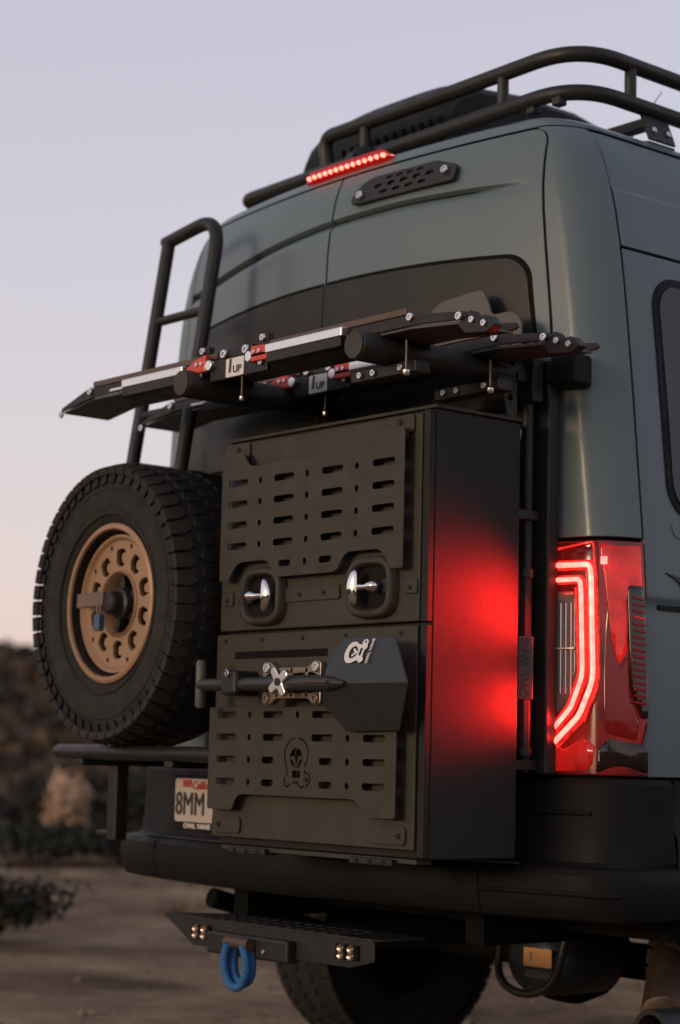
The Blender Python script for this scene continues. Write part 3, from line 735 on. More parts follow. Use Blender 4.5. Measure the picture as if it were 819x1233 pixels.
# ------------------------------------------------------------------ tyre carrier on the left door
car = empty('tyre_carrier', (-.4, -.1, .95), 'black tube tyre carrier under and behind the spare wheel', 'carrier')
g = MB(); g.tube([(-.790, -.360, .985), (-.783, -.360, .985), (-.773, -.360, .985), (-.2, -.360, .985), (.022, -.360, .985)], [.009, .017, .0215, .0215, .0215], 18); g.build('support_bar', STEEL_BLK, car)
for xb in (-.66, -.20): g = MB(); g.box(xb, xb + .04, -.375, -.04, .945, .966); g.build('bracket', STEEL_BLK, car, bevel=.004)
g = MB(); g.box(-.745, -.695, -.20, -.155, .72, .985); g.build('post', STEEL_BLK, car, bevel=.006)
g = MB(); g.box(-.80, -.745, -.20, -.17, .735, .748); g.build('tab', STEEL_BLK, car, bevel=.003)
g = MB(); g.box(-.48, -.35, -.185, .03, 1.33, 1.48); g.box(-.50, -.33, -.02, .02, .98, 1.78); g.build('backplate', STEEL_BLK, car, bevel=.006)
bolt((-.72, -.200, .955), (0, -1, 0), .012, .008, ALU, car)

# ------------------------------------------------------------------ ladder
lad = empty('ladder', (-.55, -.1, 1.75), 'black tube ladder with hooped top on the left rear door', 'ladder')
def ly(z): return -.205 + .155 * (z - 1.85) ** 1 * .95
rp = lambda x, z: Vector((x, ly(z), z))
pts = bend([rp(-.68, 1.72), rp(-.68, 2.15), rp(-.68, 2.645)], .02)
g = MB(); g.tube([rp(-.668, 1.72), rp(-.668, 2.2), rp(-.668, 2.600)], .0215, 16); 
g.build('rail', STEEL_BLK, lad)
g = MB(); g.tube(bend([rp(-.686, 2.590), rp(-.402, 2.630), rp(-.402, 2.15), rp(-.402, 1.70)], .12, 10), .0215, 16); g.build('rail', STEEL_BLK, lad)
for z in (2.325, 2.02): g = MB(); g.tube([rp(-.668, z), rp(-.402, z)], .0145, 14); g.build('rung', STEEL_BLK, lad)
g = MB(); g.box(-.70, -.655, -.19, .06, 1.84, 1.875); g.build('mount', STEEL_BLK, lad, bevel=.004)
g = MB(); g.box(-.44, -.40, -.20, .02, 1.79, 1.825); g.build('mount', STEEL_BLK, lad, bevel=.004)

# ------------------------------------------------------------------ storage box on the right door
box = empty('storage_box', (.44, -.2, .748), 'tall black cargo box with slotted panels on the right rear door', 'storage box')
BX0, BX1, BYF, BYB, BZ0, BZ1 = .028, .860, -.338, -.045, .748, 1.842
g = MB(); g.box(BX0, BX1, BYF, BYB, BZ0, BZ1); g.build('shell', POWDER_SHADE, box, bevel=.004, seg=3)
g = MB(); g.box(.838, .8605, -.358, -.340, .752, 1.309); g.build('door_edge', POWDER_SHADE, box, bevel=.002)
g = MB(); g.box(.838, .8605, -.358, -.340, 1.318, 1.838); g.build('door_edge', POWDER_SHADE, box, bevel=.002)
ud = MB(); ud.box(.026, .834, -.360, -.340, 1.3185, 1.832); udo = ud.build('upper_door', POWDER, box, bevel=.004, seg=3)
ld = MB(); ld.box(.014, .830, -.360, -.340, .768, 1.310); ldo = ld.build('lower_door', POWDER, box, bevel=.004, seg=3)
g = MB(); g.box(.05, .83, -.350, -.30, .735, .747); g.build('bottom_lip', POWDER, box, bevel=.002)
for k in range(2):
    x = .10 + .50 * k
    g = MB(); g.box(x, x + .16, -.368, -.32, .728, .744); g.build('bottom_hinge', STEEL_BLK, box, bevel=.003)
    for j in range(3): bolt((x + .03 + .05 * j, -.368, .736), (0, -1, 0), .006, .004, STEEL_BLK, box)
g = MB(); g.box(.02, .868, -.345, -.04, 1.8425, 1.852); g.build('top_cap', POWDER, box, bevel=.003)
# slotted panels standing off the doors
def slot(x, z, w=.084, h=.0175): return rrect(x, z, w, h, h * .46, 4)
up = fillet([(.058, 1.452), (.058, 1.800), (.152, 1.800), (.178, 1.758), (.660, 1.758), (.695, 1.800), (.806, 1.800), (.806, 1.448), (.760, 1.448), (.728, 1.500), (.585, 1.500), (.555, 1.452), (.300, 1.452), (.272, 1.500), (.135, 1.500), (.098, 1.452)], [.004, .012, .012, .03, .03, .012, .012, .004, .004, .03, .03, .02, .02, .03, .03, .004])
hs_ = []
for r in range(4):
    z = 1.716 - .0572 * r
    for c in range(4): hs_.append(slot(.132 + .199 * c, z))
    for c in range(3): hs_.append(rrect(.229 + .1985 * c, z, .014, .0165, .0065, 4))
hs_ += [slot(.341, 1.487, .050, .017), slot(.508, 1.487, .050, .017), rrect(.425, 1.487, .014, .0165, .0065, 4)]
upo = plate('slotted_panel', [up] + hs_, .004, MXZ(0, -.392, 0), POWDER, box, .001); upo['label'] = 'upper slotted panel with latch cut-outs'
lp = fillet([(.034, 1.112), (.034, .842), (.142, .842), (.166, .884), (.652, .884), (.684, .842), (.796, .842), (.796, 1.112)], [.004, .01, .006, .03, .03, .006, .01, .004])
hs_ = []
for r in range(4):
    z = 1.0925 - .0588 * r
    cs = (.112, .313, .514, .714) 
    for c in cs:
        if r >= 2 and c in (.313, .514): hs_.append(slot(.294 if c == .313 else .530, z, .052))
        else: hs_.append(slot(c, z))
    for c in ((.212, .413, .614) if r == 0 else (.212, .614)): hs_.append(rrect(c, z, .014, .0165, .0065, 4))
# owl-in-a-shackle emblem cut into the panel: outline groove pieces, face and square
def ring_piece(fn, t0, t1, w, n=14):
    P = [fn(t0 + (t1 - t0) * k / n) for k in range(n + 1)]; A = []; B = []
    for i, p in enumerate(P):
        q = Vector(P[min(i + 1, n)]) - Vector(P[max(i - 1, 0)]); q.normalize(); nrm = Vector((-q.y, q.x)) * w / 2
        A.append(tuple(Vector(p) + nrm)); B.append(tuple(Vector(p) - nrm))
    return A + B[::-1]
LC = (.413, .978)
def outl(t):   # closed emblem outline, t 0..1
    P = EM; L = len(P); f_ = t * L; i = int(f_) % L; q = f_ - int(f_); a = Vector(P[i]); b = Vector(P[(i + 1) % L]); r = a.lerp(b, q); return (LC[0] + r.x, LC[1] + r.y)
EMs = [(-.006, .055), (-.030, .046), (-.046, .026), (-.048, .002), (-.040, -.018), (-.036, -.028), (-.038, -.038), (-.048, -.050), (-.042, -.066), (-.034, -.070), (-.026, -.066), (-.022, -.058), (.008, -.058), (.014, -.068), (.024, -.071), (.032, -.066), (.046, -.067), (.056, -.056), (.056, -.040), (.046, -.032), (.034, -.034), (.034, -.018), (.044, .000), (.048, .014), (.044, .034), (.028, .049), (.006, .055)]
EM = EMs
n_ = len(EM)
for a, b_ in ((0.001, .23), (.25, .40), (.42, .56), (.58, .76), (.78, .962)):
    hs_.append(ring_piece(outl, a, b_, .0042, 22))
hs_.append([(LC[0] + x, LC[1] + z) for x, z in fillet([(-.016, -.028), (.017, -.028), (.017, -.046), (-.016, -.046)], .003, 2)])
hs_.append([(LC[0] + x, LC[1] + z) for x, z in [(0, .030), (-.016, .025), (-.026, .012), (-.027, .003), (-.019, .008), (-.010, .009), (-.004, -.003), (-.0015, -.018), (.0015, -.018), (.004, -.003), (.010, .009), (.019, .008), (.027, .003), (.026, .012), (.016, .025)]])
hs_.append([(LC[0] + x, LC[1] + z) for x, z in [(-.026, -.001), (-.017, .001), (-.009, -.010), (-.004, -.022), (-.012, -.018), (-.022, -.008)]])
hs_.append([(LC[0] + x, LC[1] + z) for x, z in [(.026, -.001), (.022, -.008), (.012, -.018), (.004, -.022), (.009, -.010), (.017, .001)]])
hs_.append([(LC[0] + x, LC[1] + z) for x, z in circ(.045, -.050, .006, 8)])
lpo = plate('slotted_panel', [lp] + hs_, .004, MXZ(0, -.392, 0), POWDER, box, .0008); lpo['label'] = 'lower slotted panel with cut-out owl emblem'
# bent tabs carrying the panels
for (x, z, par) in ((.10, 1.782, upo), (.752, 1.782, upo), (.085, .856, lpo), (.742, .856, lpo)):
    g = MB(); g.box(x - .038, x + .038, -.391, -.362, z - .012, z + .010); g.build('standoff', POWDER, par, bevel=.002)
for x, z in ((.095, 1.808), (.760, 1.808)):
    q = plate('mount_tab', [rrect(x, z, .10, .046, .010)], .006, MXZ(0, -.3665, 0), POWDER, udo, .001); bolt((x + .0, -.3665, z + .006), (0, -1, 0), .0075, .005, STEEL_BLK, q)
for x, z in ((.085, .802), (.742, .802)):
    q = plate('mount_tab', [rrect(x, z, .125, .044, .012)], .006, MXZ(0, -.3665, 0), POWDER, ldo, .001); bolt((x - .03 if x < .4 else x + .04, -.3665, z), (0, -1, 0), .0075, .005, STEEL_BLK, q)
q = plate('rivet_strip', [rrect(.424, 1.405, .225, .036, .008)], .005, MXZ(0, -.3655, 0), POWDER, udo, .001)
for x in (.375, .475): bolt((x, -.3655, 1.405), (0, -1, 0), .006, .004, STEEL_BLK, q)
for x in (.062, .805):
    q = plate('rivet_strip', [rrect(x, 1.405, .05, .036, .006)], .005, MXZ(0, -.3655, 0), POWDER, udo, .001); bolt((x, -.3655, 1.402), (0, -1, 0), .006, .004, STEEL_BLK, q)
for x in (.055, .215, .387, .560, .770): bolt((x, -.360, 1.292), (0, -1, 0), .0055, .004, STEEL_BLK, ldo)
g = MB(); g.prism([(.10, 1.262), (.49, 1.262), (.49, 1.243), (.10, 1.243)], -.362, -.3595); g.build('groove_strip', INNER, ldo)
# rotary latches: rounded bezel, dark plate painted as recess shade, chrome T handle
def latch(cx, cz, side):
    g = MB(); V = []; F = []; sec = [(.0, -.350), (.003, -.368), (.008, -.375), (.017, -.376), (.022, -.371), (.025, -.358), (.028, -.326)]
    n = 44
    for k in range(n):
        a = 2 * pi * k / n; ca, sa = cos(a), sin(a); pw = 2 / 3.4
        ux = math.copysign(abs(ca) ** pw, ca); uz = math.copysign(abs(sa) ** pw, sa)
        for d, y in sec: V.append((cx + ux * (.090 - d), y - .012, cz + uz * (.079 - d)))
    m_ = len(sec)
    for k in range(n):
        for i in range(m_ - 1): F.append((k * m_ + i, k * m_ + i + 1, ((k + 1) % n) * m_ + i + 1, ((k + 1) % n) * m_ + i))
    F.append(tuple(k * m_ + m_ - 1 for k in range(n)))
    g.add(V, F); lo = g.build('latch', POWDER, box, angle=50)
    plate('cup_shade', [rrect(cx, cz, .142, .120, .040)], .003, MXZ(0, -.3625, 0), mat('latch_cup_shade', (.012, .011, .009), .7, 0, .1, 9, spec=.1), lo, .0005)
    hx = cx + side * .036; b = MB()
    b.lathe([(.0001, -1), (.35, -.94), (.62, -.79), (.85, -.53), (.97, -.24), (1.0, 0), (.97, .24), (.85, .53), (.62, .79), (.35, .94), (.0001, 1)], 24, 'z', closed=False)
    g = MB(); g.add([(hx + v[0] * .020 + side * .009 * (1 - v[2] ** 2), -.398 + v[1] * .012, cz + v[2] * .045) for v in b.v], b.f)
    g.tube([(hx + side * .004, -.394, cz), (hx - side * .026, -.392, cz), (hx - side * .040, -.393, cz), (hx - side * .056, -.394, cz), (hx - side * .072, -.394, cz), (hx - side * .082, -.392, cz)], [.010, .0075, .009, .0145, .0155, .008], 16)
    g.build('handle', CHROME, lo, angle=60)
    g = MB(); g.box(hx - side * .090 - .01, hx - side * .090 + .012, -.378, -.345, cz - .018, cz + .018); g.build('handle_base', STEEL_BLK, lo, bevel=.003)
latch(.229, 1.406, 1); latch(.671, 1.408, -1)
# box lock pillar: hinge post with lettered plate on the box's right side
# ------------------------------------------------------------------ hinge post
hp = empty('hinge_post', (.87, -.02, .95), 'black hinge post with added shade beam between the cargo box and the taillight', 'hinge post')
g = MB(); g.box(.795, .872, .045, .085, .955, 1.985); g.build('shade_beam', STEEL_BLK, hp, bevel=.006)  # added dark beam standing for the box's shadow on the door edge
g = MB(); g.tube([(.818, .022, .96), (.818, .022, 2.05)], .0165, 16); g.build('pivot_tube', STEEL_BLK, hp)
for z in (1.462, 1.012): g = MB(); g.tube([(.838, .0, z - .012), (.838, .0, z + .012)], .0205, 12); g.build('collar', STEEL_BLK, hp, bevel=.002)
g = MB(); g.tube([(.838, .0, 1.025), (.838, .0, 1.45)], .016, 8); g.build('hinge_barrel', STEEL_BLK, hp)
d = Vector((.80, -.60, 0)).normalized(); tx = Vector((.60, .80, 0)).normalized()
pc = Vector((.8385, -.001, 1.222))
g = MB(); g.obox(pc + d * .008, tx * .020, d * .010, (0, 0, .080)); pl = g.build('name_plate', mat('satin_black_plate', (.05, .045, .045), .35, 0, .1, 20), hp, bevel=.003)
text('lettering', 'OWL VANS', .030, frame(pc + d * .0185, (0, 0, 1), -tx), INK, pl, .0006, 1.0, .0008)
for zb_ in (.965, 1.60, 1.955): g = MB(); g.box(.79, .842, -.04, .044, zb_, zb_ + .026); g.build('link_bracket', STEEL_BLK, hp, bevel=.003)

# ------------------------------------------------------------------ rack mount above the box
rm = empty('rack_mount', (.6, 0, 1.85), 'olive grey bolted plate bracket holding the bike racks above the cargo box', 'bracket')
mp = fillet([(.36, 2.00), (.36, 2.13), (.50, 2.222), (.665, 2.232), (.690, 2.190), (.70, 2.155), (.775, 2.155), (.812, 2.13), (.812, 2.00)], .022)
plate('mount_plate', [mp, rrect(.772, 2.085, .020, .042, .009, 4), rrect(.46, 2.135, .05, .014, .006, 4), circ(.70, 2.12, .010)], .008, MXZ(0, -.002, 0), OLIVE, rm, .001)
for xr in (.082, .800):
    g = MB(); c = Vector((xr, -.556, 1.976)); g.tube([c, c + Vector((0, .003, 0)), c + Vector((0, .006, 0)), c + Vector((0, .555, 0))], [.026, .0355, .0375, .0375], 28); ro = g.build('cross_tube', STEEL_BLK, rm, angle=40)
    g = MB(); g.cyl(c + Vector((0, -.0015, 0)), (0, 1, 0), .0335, .003, 28); g.build('end_cap', POWDER, ro)
g = MB(); g.box(.06, .86, -.004, .035, 1.905, 2.02); g.build('cross_beam', STEEL_BLK, rm, bevel=.004)
gus = fillet([(-.02, 2.05), (-.02, 1.85), (.0, 1.85), (.0, 2.05)], .004)
M_ = frame((.835, -.055, 1.93), (0, 1, 0), (0, 0, 1))
plate('gusset', [fillet([(-.03, .10), (-.055, .06), (-.01, -.075), (.02, -.075), (.02, .10)], .008), circ(.0, .07, .009, 12), circ(-.005, -.02, .009, 12)], .006, M_, STEEL_BLK, rm, .001)

# ------------------------------------------------------------------ bike racks
def bike_rack(y0, z0, label, xo=0., arms=True):
    r = empty('bike_rack_tray', (.27 + xo, y0, z0 - .06), label, 'bike rack', 'bike rack trays above the cargo box')
    W_ = .165; yF, yB = y0 - .0, y0 + W_
    XL, XR = -.46 + xo, .935 + xo
    # channel: two side rails and a deck, ends ramped down
    def rail(y, m, nm):
        zt = z0 + .030; zb = z0 + .002
        P = [(XL - .155, zb - .022), (XL - .150, zb - .012), (XL, zt + .004), (XL + .01, zt), (XR, zt), (XR + .19, zt - .022), (XR + .20, zt - .034), (XR + .185, zb - .012), (XR + .02, zb), (XL + .02, zb)]
        g = MB(); g.prism(P, y, y + .008); return g.build(nm, m, r, bevel=.0015)
    f_ = rail(yF, TRAYM, 'side_rail'); b_ = rail(yB, TRAYM, 'side_rail')
    g = MB(); g.prism([(XL - .15, z0 - .026), (XL, z0 - .004), (XR, z0 - .004), (XR + .18, z0 - .018), (XR + .18, z0 - .012), (XR, z0 + .002), (XL, z0 + .002), (XL - .15, z0 - .020)], yF + .008, yB); g.build('deck', TRAYG, r)
    # brown top bar along the front rail
    g = MB(); g.box(XL + .02, .165 + xo, yF - .003, yF + .010, z0 + .0302, z0 + .047); g.build('top_bar', TRAYB, r, bevel=.002)
    g = MB(); g.box(.375 + xo, XR - .01, yF - .003, yF + .010, z0 + .0302, z0 + .047); g.build('top_bar', TRAYB, r, bevel=.002)
    g = MB(); g.box(XL + .03, XR - .02, yB - .004, yB + .010, z0 + .0302, z0 + .040); g.build('top_bar', TRAYB, r, bevel=.002)
    for k in range(9):
        x = .33 + .065 * k + xo
        if k > 3: bolt((x + .08, yB - .0005, z0 + .006), (0, -1, 0), .005, .002, INNER, r)
    # centre block with decal, bolts
    g = MB(); g.box(.15 + xo, .40 + xo, yF - .012, yF - .0005, z0 - .034, z0 + .022); cb = g.build('centre_block', TRAYM, r, bevel=.003)
    dc = plate('decal', [rrect(.262 + xo, z0 - .006, .078, .050, .004, 3)], .0012, MXZ(0, yF - .0132, 0), DECAL, r, .0002)
    text('lettering', '1', .050, MXZ(.241 + xo, yF - .0142, z0 - .003), INK, dc, .0003, 1.25, .0012, shear=.08)
    text('lettering', 'UP', .027, MXZ(.273 + xo, yF - .0142, z0 - .013), INK, dc, .0003, 1.15, .0006)
    for x in (.215, .31): bolt((x + xo, yF - .010, z0 + .034), (0, -1, 0), .0125, .010, ALU, r)
    g = MB(); g.box(.195 + xo, .33 + xo, yF - .009, yF + .02, z0 + .0225, z0 + .048); g.build('bolt_block', TRAYM, r, bevel=.002)
    g = MB(); g.tube([(.285 + xo, yF - .004, z0 - .092), (.285 + xo, yF - .004, z0 - .034)], .0030, 8); g.build('threaded_rod', ROD, r)
    bolt((.285 + xo, yF - .004, z0 - .088), (0, 0, -1), .007, .010, ALU, r)
    # hinge lugs, red levers, arms with rollers
    for (xl, dirn) in ((.115, -1), (.375, 1)):
        if dirn > 0:
            lv = [(xl - .030, -.013), (xl - .030, .016), (xl + .06, .013), (xl + .125, .006), (xl + .145, -.002), (xl + .11, -.012), (xl + .02, -.014)]
        else:
            lv = [(xl + .030, -.012), (xl + .030, .020), (xl - .02, .013), (xl - .075, -.004), (xl - .06, -.010)]
        lo = plate('lever', [[(a + xo, z0 + .012 + b * 1.45) for a, b in lv]], .018, MXZ(0, yF - .026, 0), REDM, r, .003)
        bolt((xl + .014 * -dirn + xo, yF - .026, z0 + .018), (0, -1, 0), .006, .004, ALU, lo)
        bolt((xl + .008 * dirn + xo, yF - .026, z0 + .018), (0, -1, 0), .006, .004, ALU, lo)
        if dirn > 0:
            q = plate('grip', [fillet([(xl + .075 + xo, z0 + .026), (xl + .15 + xo, z0 + .022), (xl + .155 + xo, z0 + .010), (xl + .085 + xo, z0 + .008)], .006)], .016, MXZ(0, yF - .030, 0), INNER, lo, .002)
        g = MB(); g.cyl((xl - .042 * dirn + xo, yF - .014, z0 + .010), (0, 1, 0), .0145, .022, 20); g.build('pivot', ALU, r, bevel=.002)
        bolt((xl + .002 * dirn + xo, yF - .006, z0 + .056), (0, -1, 0), .010, .010, ALU, r)
        bolt((xl + .002 * dirn + xo, yF - .014, z0 - .010), (0, -1, 0), .008, .006, ALU, r)
        g = MB(); g.box(xl - .018 + xo, xl + .018 + xo, yF - .006, yF + .014, z0 + .022, z0 + .068); g.build('pivot_lug', TRAYM, r, bevel=.002)
    for (xr, xa, zz) in ((.062, -.245, .0), (.735, .415, .006)):
        g = MB(); g.box(xa + xo, xr - .012 + xo, yF - .034, yF - .010, z0 - .002 + zz, z0 + .023 + zz); ar = g.build('arm', ALU, r, bevel=.004, seg=3)
        g = MB(); g.box(xa - .07 + xo, xa + xo, yF - .026, yF - .014, z0 - .0 + zz, z0 + .006 + zz); g.build('arm_rod', ALU, ar)
        g = MB(); g.box(xa + .01 + xo, xr - .012 + xo, yF - .036, yF - .006, z0 - .028 + zz, z0 - .0025 + zz); g.build('arm_channel', TRAYM, ar, bevel=.003)
    # bolts along the end plates
    for (x, z) in ((XL + .005, z0 + .020), (XL - .148, z0 - .030), (XR + .005, z0 + .022), (XR + .175, z0 - .002)): bolt((x, yF - .0005, z), (0, -1, 0), .0105, .007, ALU, r)
    g = MB(); g.prism(fillet([(XR + .165, z0 - .020), (XR + .205, z0 + .010), (XR + .225, z0 - .010), (XR + .265, z0 - .012), (XR + .29, z0 - .038), (XR + .26, z0 - .052), (XR + .19, z0 - .044)], .006), yF + .002, yF + .030); g.build('end_bracket', TRAYM, r, bevel=.002)
    for x, z in ((XR + .215, z0 - .016), (XR + .255, z0 - .030)): bolt((x, yF + .002, z), (0, -1, 0), .0085, .006, ALU, r)
    # clamp foot bolts under the tray
    for x in (-.03, .02, .12): bolt((x + .75 + xo, yF + .035, z0 - .085), (0, -1, 0), .009, .008, ALU, r)
    g = MB(); g.box(.68 + xo, .92 + xo, yF + .036, yF + .085, z0 - .10, z0 - .07); g.build('clamp_foot', TRAYM, r, bevel=.003)
    g = MB(); g.tube([(.905 + xo, yF + .02, z0 - .10), (.905 + xo, yF + .02, z0 - .025)], .0035, 8); g.build('threaded_rod', ROD, r)
    bolt((.905 + xo, yF + .02, z0 - .098), (0, 0, -1), .009, .012, ALU, r)
    return r
bike_rack(-.50, 2.008, 'front bike rack tray, nearest the camera, with long silver arms', arms=False)
bike_rack(-.20, 2.008, 'rear bike rack tray, behind and below the front tray, close to the van door', xo=-.02, arms=False)

# ------------------------------------------------------------------ shovel and its mount
sh = empty('shovel', (.5, -.44, 1.05), 'black folding shovel with white owl logo strapped across the cargo box', 'shovel')
# blade: two facets meeting at a ridge, with thickness
rdg = -.470; eu = -.425; el = -.425
zc = 1.166
pts_u = [(.606, zc), (.598, 1.205), (.622, 1.283), (.818, 1.277), (.905, zc)]
pts_l = [(.606, zc), (.583, 1.118), (.590, 1.10), (.632, 1.050), (.828, 1.054), (.905, zc)]
def yb(x, z): 
    d = abs(z - zc) / .115; base = rdg + (.050 if z > zc else .058) * d
    return base + .012 * sstep(.80, .895, x)
V = [(x, yb(x, z), z) for x, z in pts_u] + [(x, yb(x, z), z) for x, z in pts_l[1:-1]]
F = [(0, 1, 2, 3, 4), (0, 4, 8, 7, 6, 5)]
n0 = len(V)
V += [(x, y + .004, z) for x, y, z in V]
F2 = [tuple(n0 + i for i in f_[::-1]) for f_ in F]; per = [0, 1, 2, 3, 4, 8, 7, 6, 5]
F3 = [(per[i], n0 + per[i], n0 + per[(i + 1) % 9], per[(i + 1) % 9]) for i in range(9)]
g = MB(); g.add(V, F + F2 + F3); SHB = mat('shovel_steel', (.024, .027, .027), .42, .1, .1, 12, bump=.08, bscale=500, dust=.04)
bl = g.build('blade', SHB, sh, bevel=.0015, angle=12)
g = MB(); g.tube([(.075, -.455, 1.170), (.36, -.455, 1.169), (.56, -.462, 1.168), (.63, -.468, 1.1665), (.69, -.470, 1.166)], [.0165, .0185, .0185, .0185, .006], 18); g.build('shaft', SHB, sh)
g = MB(); g.tube([(.075, -.455, 1.108), (.075, -.455, 1.116), (.075, -.455, 1.228), (.075, -.455, 1.236)], [.010, .014, .014, .010], 14); g.build('grip', OLIVE, sh)
g = MB(); g.tube([(.555, -.4815, 1.171), (.645, -.4870, 1.169)], .004, 8); g.build('ferrule', TRAYB, sh)
# white owl logo on the upper facet
o_ = Vector((.690, yb(.69, 1.243) - .0012, 1.243)); ez_ = Vector((0, yb(.69, 1.27) - yb(.69, 1.22), .05))
ML = frame(o_, (1, 0, 0), ez_)
def rot(P, s=.62): return [(-y * s - .004, x * s) for x, y in P]
lg = plate('logo', [rot(EMs), rot([(0, .030), (-.020, .024), (-.028, .010), (-.026, -.005), (-.012, -.020), (0, -.024), (.012, -.020), (.026, -.005), (.028, .010), (.020, .024)]), rot([(-.016, -.032), (.017, -.032), (.017, -.046), (-.016, -.046)]), rot(circ(.045, -.050, .006, 8))], .0010, ML, DECAL, bl, .0002)
plate('logo_beak', [rot([(-.020, .008), (-.012, .010), (0, -.004), (.012, .010), (.020, .008), (.014, -.002), (.003, -.021), (-.003, -.021), (-.014, -.002)])], .0010, ML, DECAL, lg, .0001)
text('lettering', 'OWL VANS', .0125, ML @ Matrix.Translation((.055, .002, 0)) @ Matrix.Rotation(pi / 2, 4, 'Z'), DECAL, lg, .0005, 1.05, .0004)

sm = empty('shovel_mount', (.43, -.40, 1.11), 'bronze open-frame bracket with star knob holding the shovel shaft', 'bracket')
for (z, sg) in ((1.211, 1), (1.132, -1)):
    zi = z - sg * .004
    o1 = fillet([(.315, zi - sg * .024), (.345, zi - sg * .010), (.405, zi - sg * .012), (.455, zi - sg * .012), (.520, zi - sg * .010), (.552, zi - sg * .024), (.552, zi + sg * .018), (.524, zi + sg * .020), (.500, zi + sg * .004), (.370, zi + sg * .004), (.346, zi + sg * .020), (.315, zi + sg * .018)], .008)
    q = plate('rail', [o1, circ(.334, z, .0085, 12), circ(.534, z, .0085, 12)], .022, MXZ(0, -.432, 0), BRONZED, sm, .002)
    for x in (.334, .534): bolt((x, -.430, z), (0, -1, 0), .0135, .008, ALU if sg > 0 else BRONZED, q)
for x in (.375, .435, .495):
    for z0_, z1_ in ((1.19, 1.21), (1.135, 1.152)):
        g = MB(); g.box(x - .005, x + .005, -.432, -.40, z0_, z1_); g.build('rib', BRONZED, sm, bevel=.001)
g = MB(); g.box(.30, .56, -.438, -.394, 1.150, 1.190); g.build('cradle', STEEL_BLK, sm, bevel=.004)
st = []
for k in range(4):
    a = pi / 4 + k * pi / 2 - .18
    for da, r_ in ((-.30, .040), (0, .044), (.30, .040), (pi / 4, .017)): st.append((.441 + r_ * cos(a + da) * 1.0, 1.172 + r_ * sin(a + da)))
plate('star_knob', [fillet(st, .006, 3)], .014, MXZ(0, -.482, 0), ALU, sm, .003)
g = MB(); g.cyl((.441, -.46, 1.172), (0, 1, 0), .010, .05, 14); g.build('knob_stem', STEEL_BLK, sm)
g = MB(); g.box(.195, .262, -.480, -.395, 1.140, 1.205); g.build('shaft_clamp', STEEL_BLK, sm, bevel=.012, seg=3)
bolt((.228, -.481, 1.196), (0, -1, 0), .011, .006, CHROME, sm)

# ------------------------------------------------------------------ licence plate
lpn = empty('license_plate', (-.42, -.06, .78), 'white licence plate with dark characters half hidden by the cargo box', 'license plate')
PX, PY, PZ = -.400, -.082, .843
g = MB(); g.box(PX - .16, PX + .16, PY + .002, PY + .014, PZ - .083, PZ + .083); g.build('frame', PLASTIC, lpn, bevel=.003)
pm = plate('panel', [rrect(PX, PZ + .006, .305, .128, .010)], .002, MXZ(0, PY, 0), mat('plate_white', (.52, .45, .41), .5, 0, .06, 30), lpn, .0003)
text('characters', '8MM', .098, MXZ(PX - .147, PY - .0026, PZ - .008), INK, pm, .0008, .74, .0, 'LEFT')
text('state_name', 'California', .034, MXZ(PX, PY - .0026, PZ + .050), INKR, pm, .0004, 1.0, .0005, shear=.3)
text('lettering', 'OWL VANS', .020, MXZ(PX - .04, PY + .0014, PZ - .0705), DECAL, pm, .0005, 1.3, .0008)
g = MB(); g.box(PX - .11, PX - .07, PY - .003, PY - .0005, PZ + .045, PZ + .066); g.build('sticker', INKR, pm)

# ------------------------------------------------------------------ hitch step
hsn = empty('hitch_step', (0, -.1, .44), 'black hitch step with diamond holes and two small lamps below the bumper', 'hitch step')
hol = []
for i in range(14):
    for j in range(3):
        x = -.32 + .05 * i + (.025 if j % 2 else 0); hol.append([(x - .017, -.06 + .055 * j), (x, -.075 + .055 * j), (x + .017, -.06 + .055 * j), (x, -.045 + .055 * j)])
Md = Matrix(((1, 0, 0, 0), (0, 1, 0, -.12), (0, 0, 1, .527), (0, 0, 0, 1)))
plate('deck', [fillet([(-.415, -.085), (.50, -.085), (.52, -.06), (.52, .10), (-.30, .10), (-.40, -.02)], .01)] + hol, .006, Md, STEEL_BLK, hsn, .001)
g = MB(); g.prism([(-.415, .522), (.515, .522), (.515, .470), (.42, .448), (-.27, .448)], -.204, -.196); fa = g.build('face', STEEL_BLK, hsn, bevel=.003)
g = MB(); g.box(-.05, .05, -.19, .7, .445, .515); g.build('receiver_tube', STEEL_BLK, hsn, bevel=.004)
g = MB(); g.box(-.165, .20, -.235, -.185, .438, .498); g.build('shackle_block', STEEL_BLK, hsn, bevel=.008)
for x in (-.225, .415):
    c = MB(); c.box(x - .045, x + .045, -.212, -.204, .468, .508); lo = c.build('lamp', INNER, hsn, bevel=.004)
    for dx in (-.020, .020):
        for dz in (-.009, .009):
            g = MB(); g.lathe([(.0001, -.2155), (.009, -.219), (.012, -.213), (.012, -.205)], 10, 'y', (x + dx, 0, .488 + dz), closed=False); g.build('reflector', AMBER, lo)
bolt((.10, -.235, .462), (0, -1, 0), .007, .006, ALU, hsn)
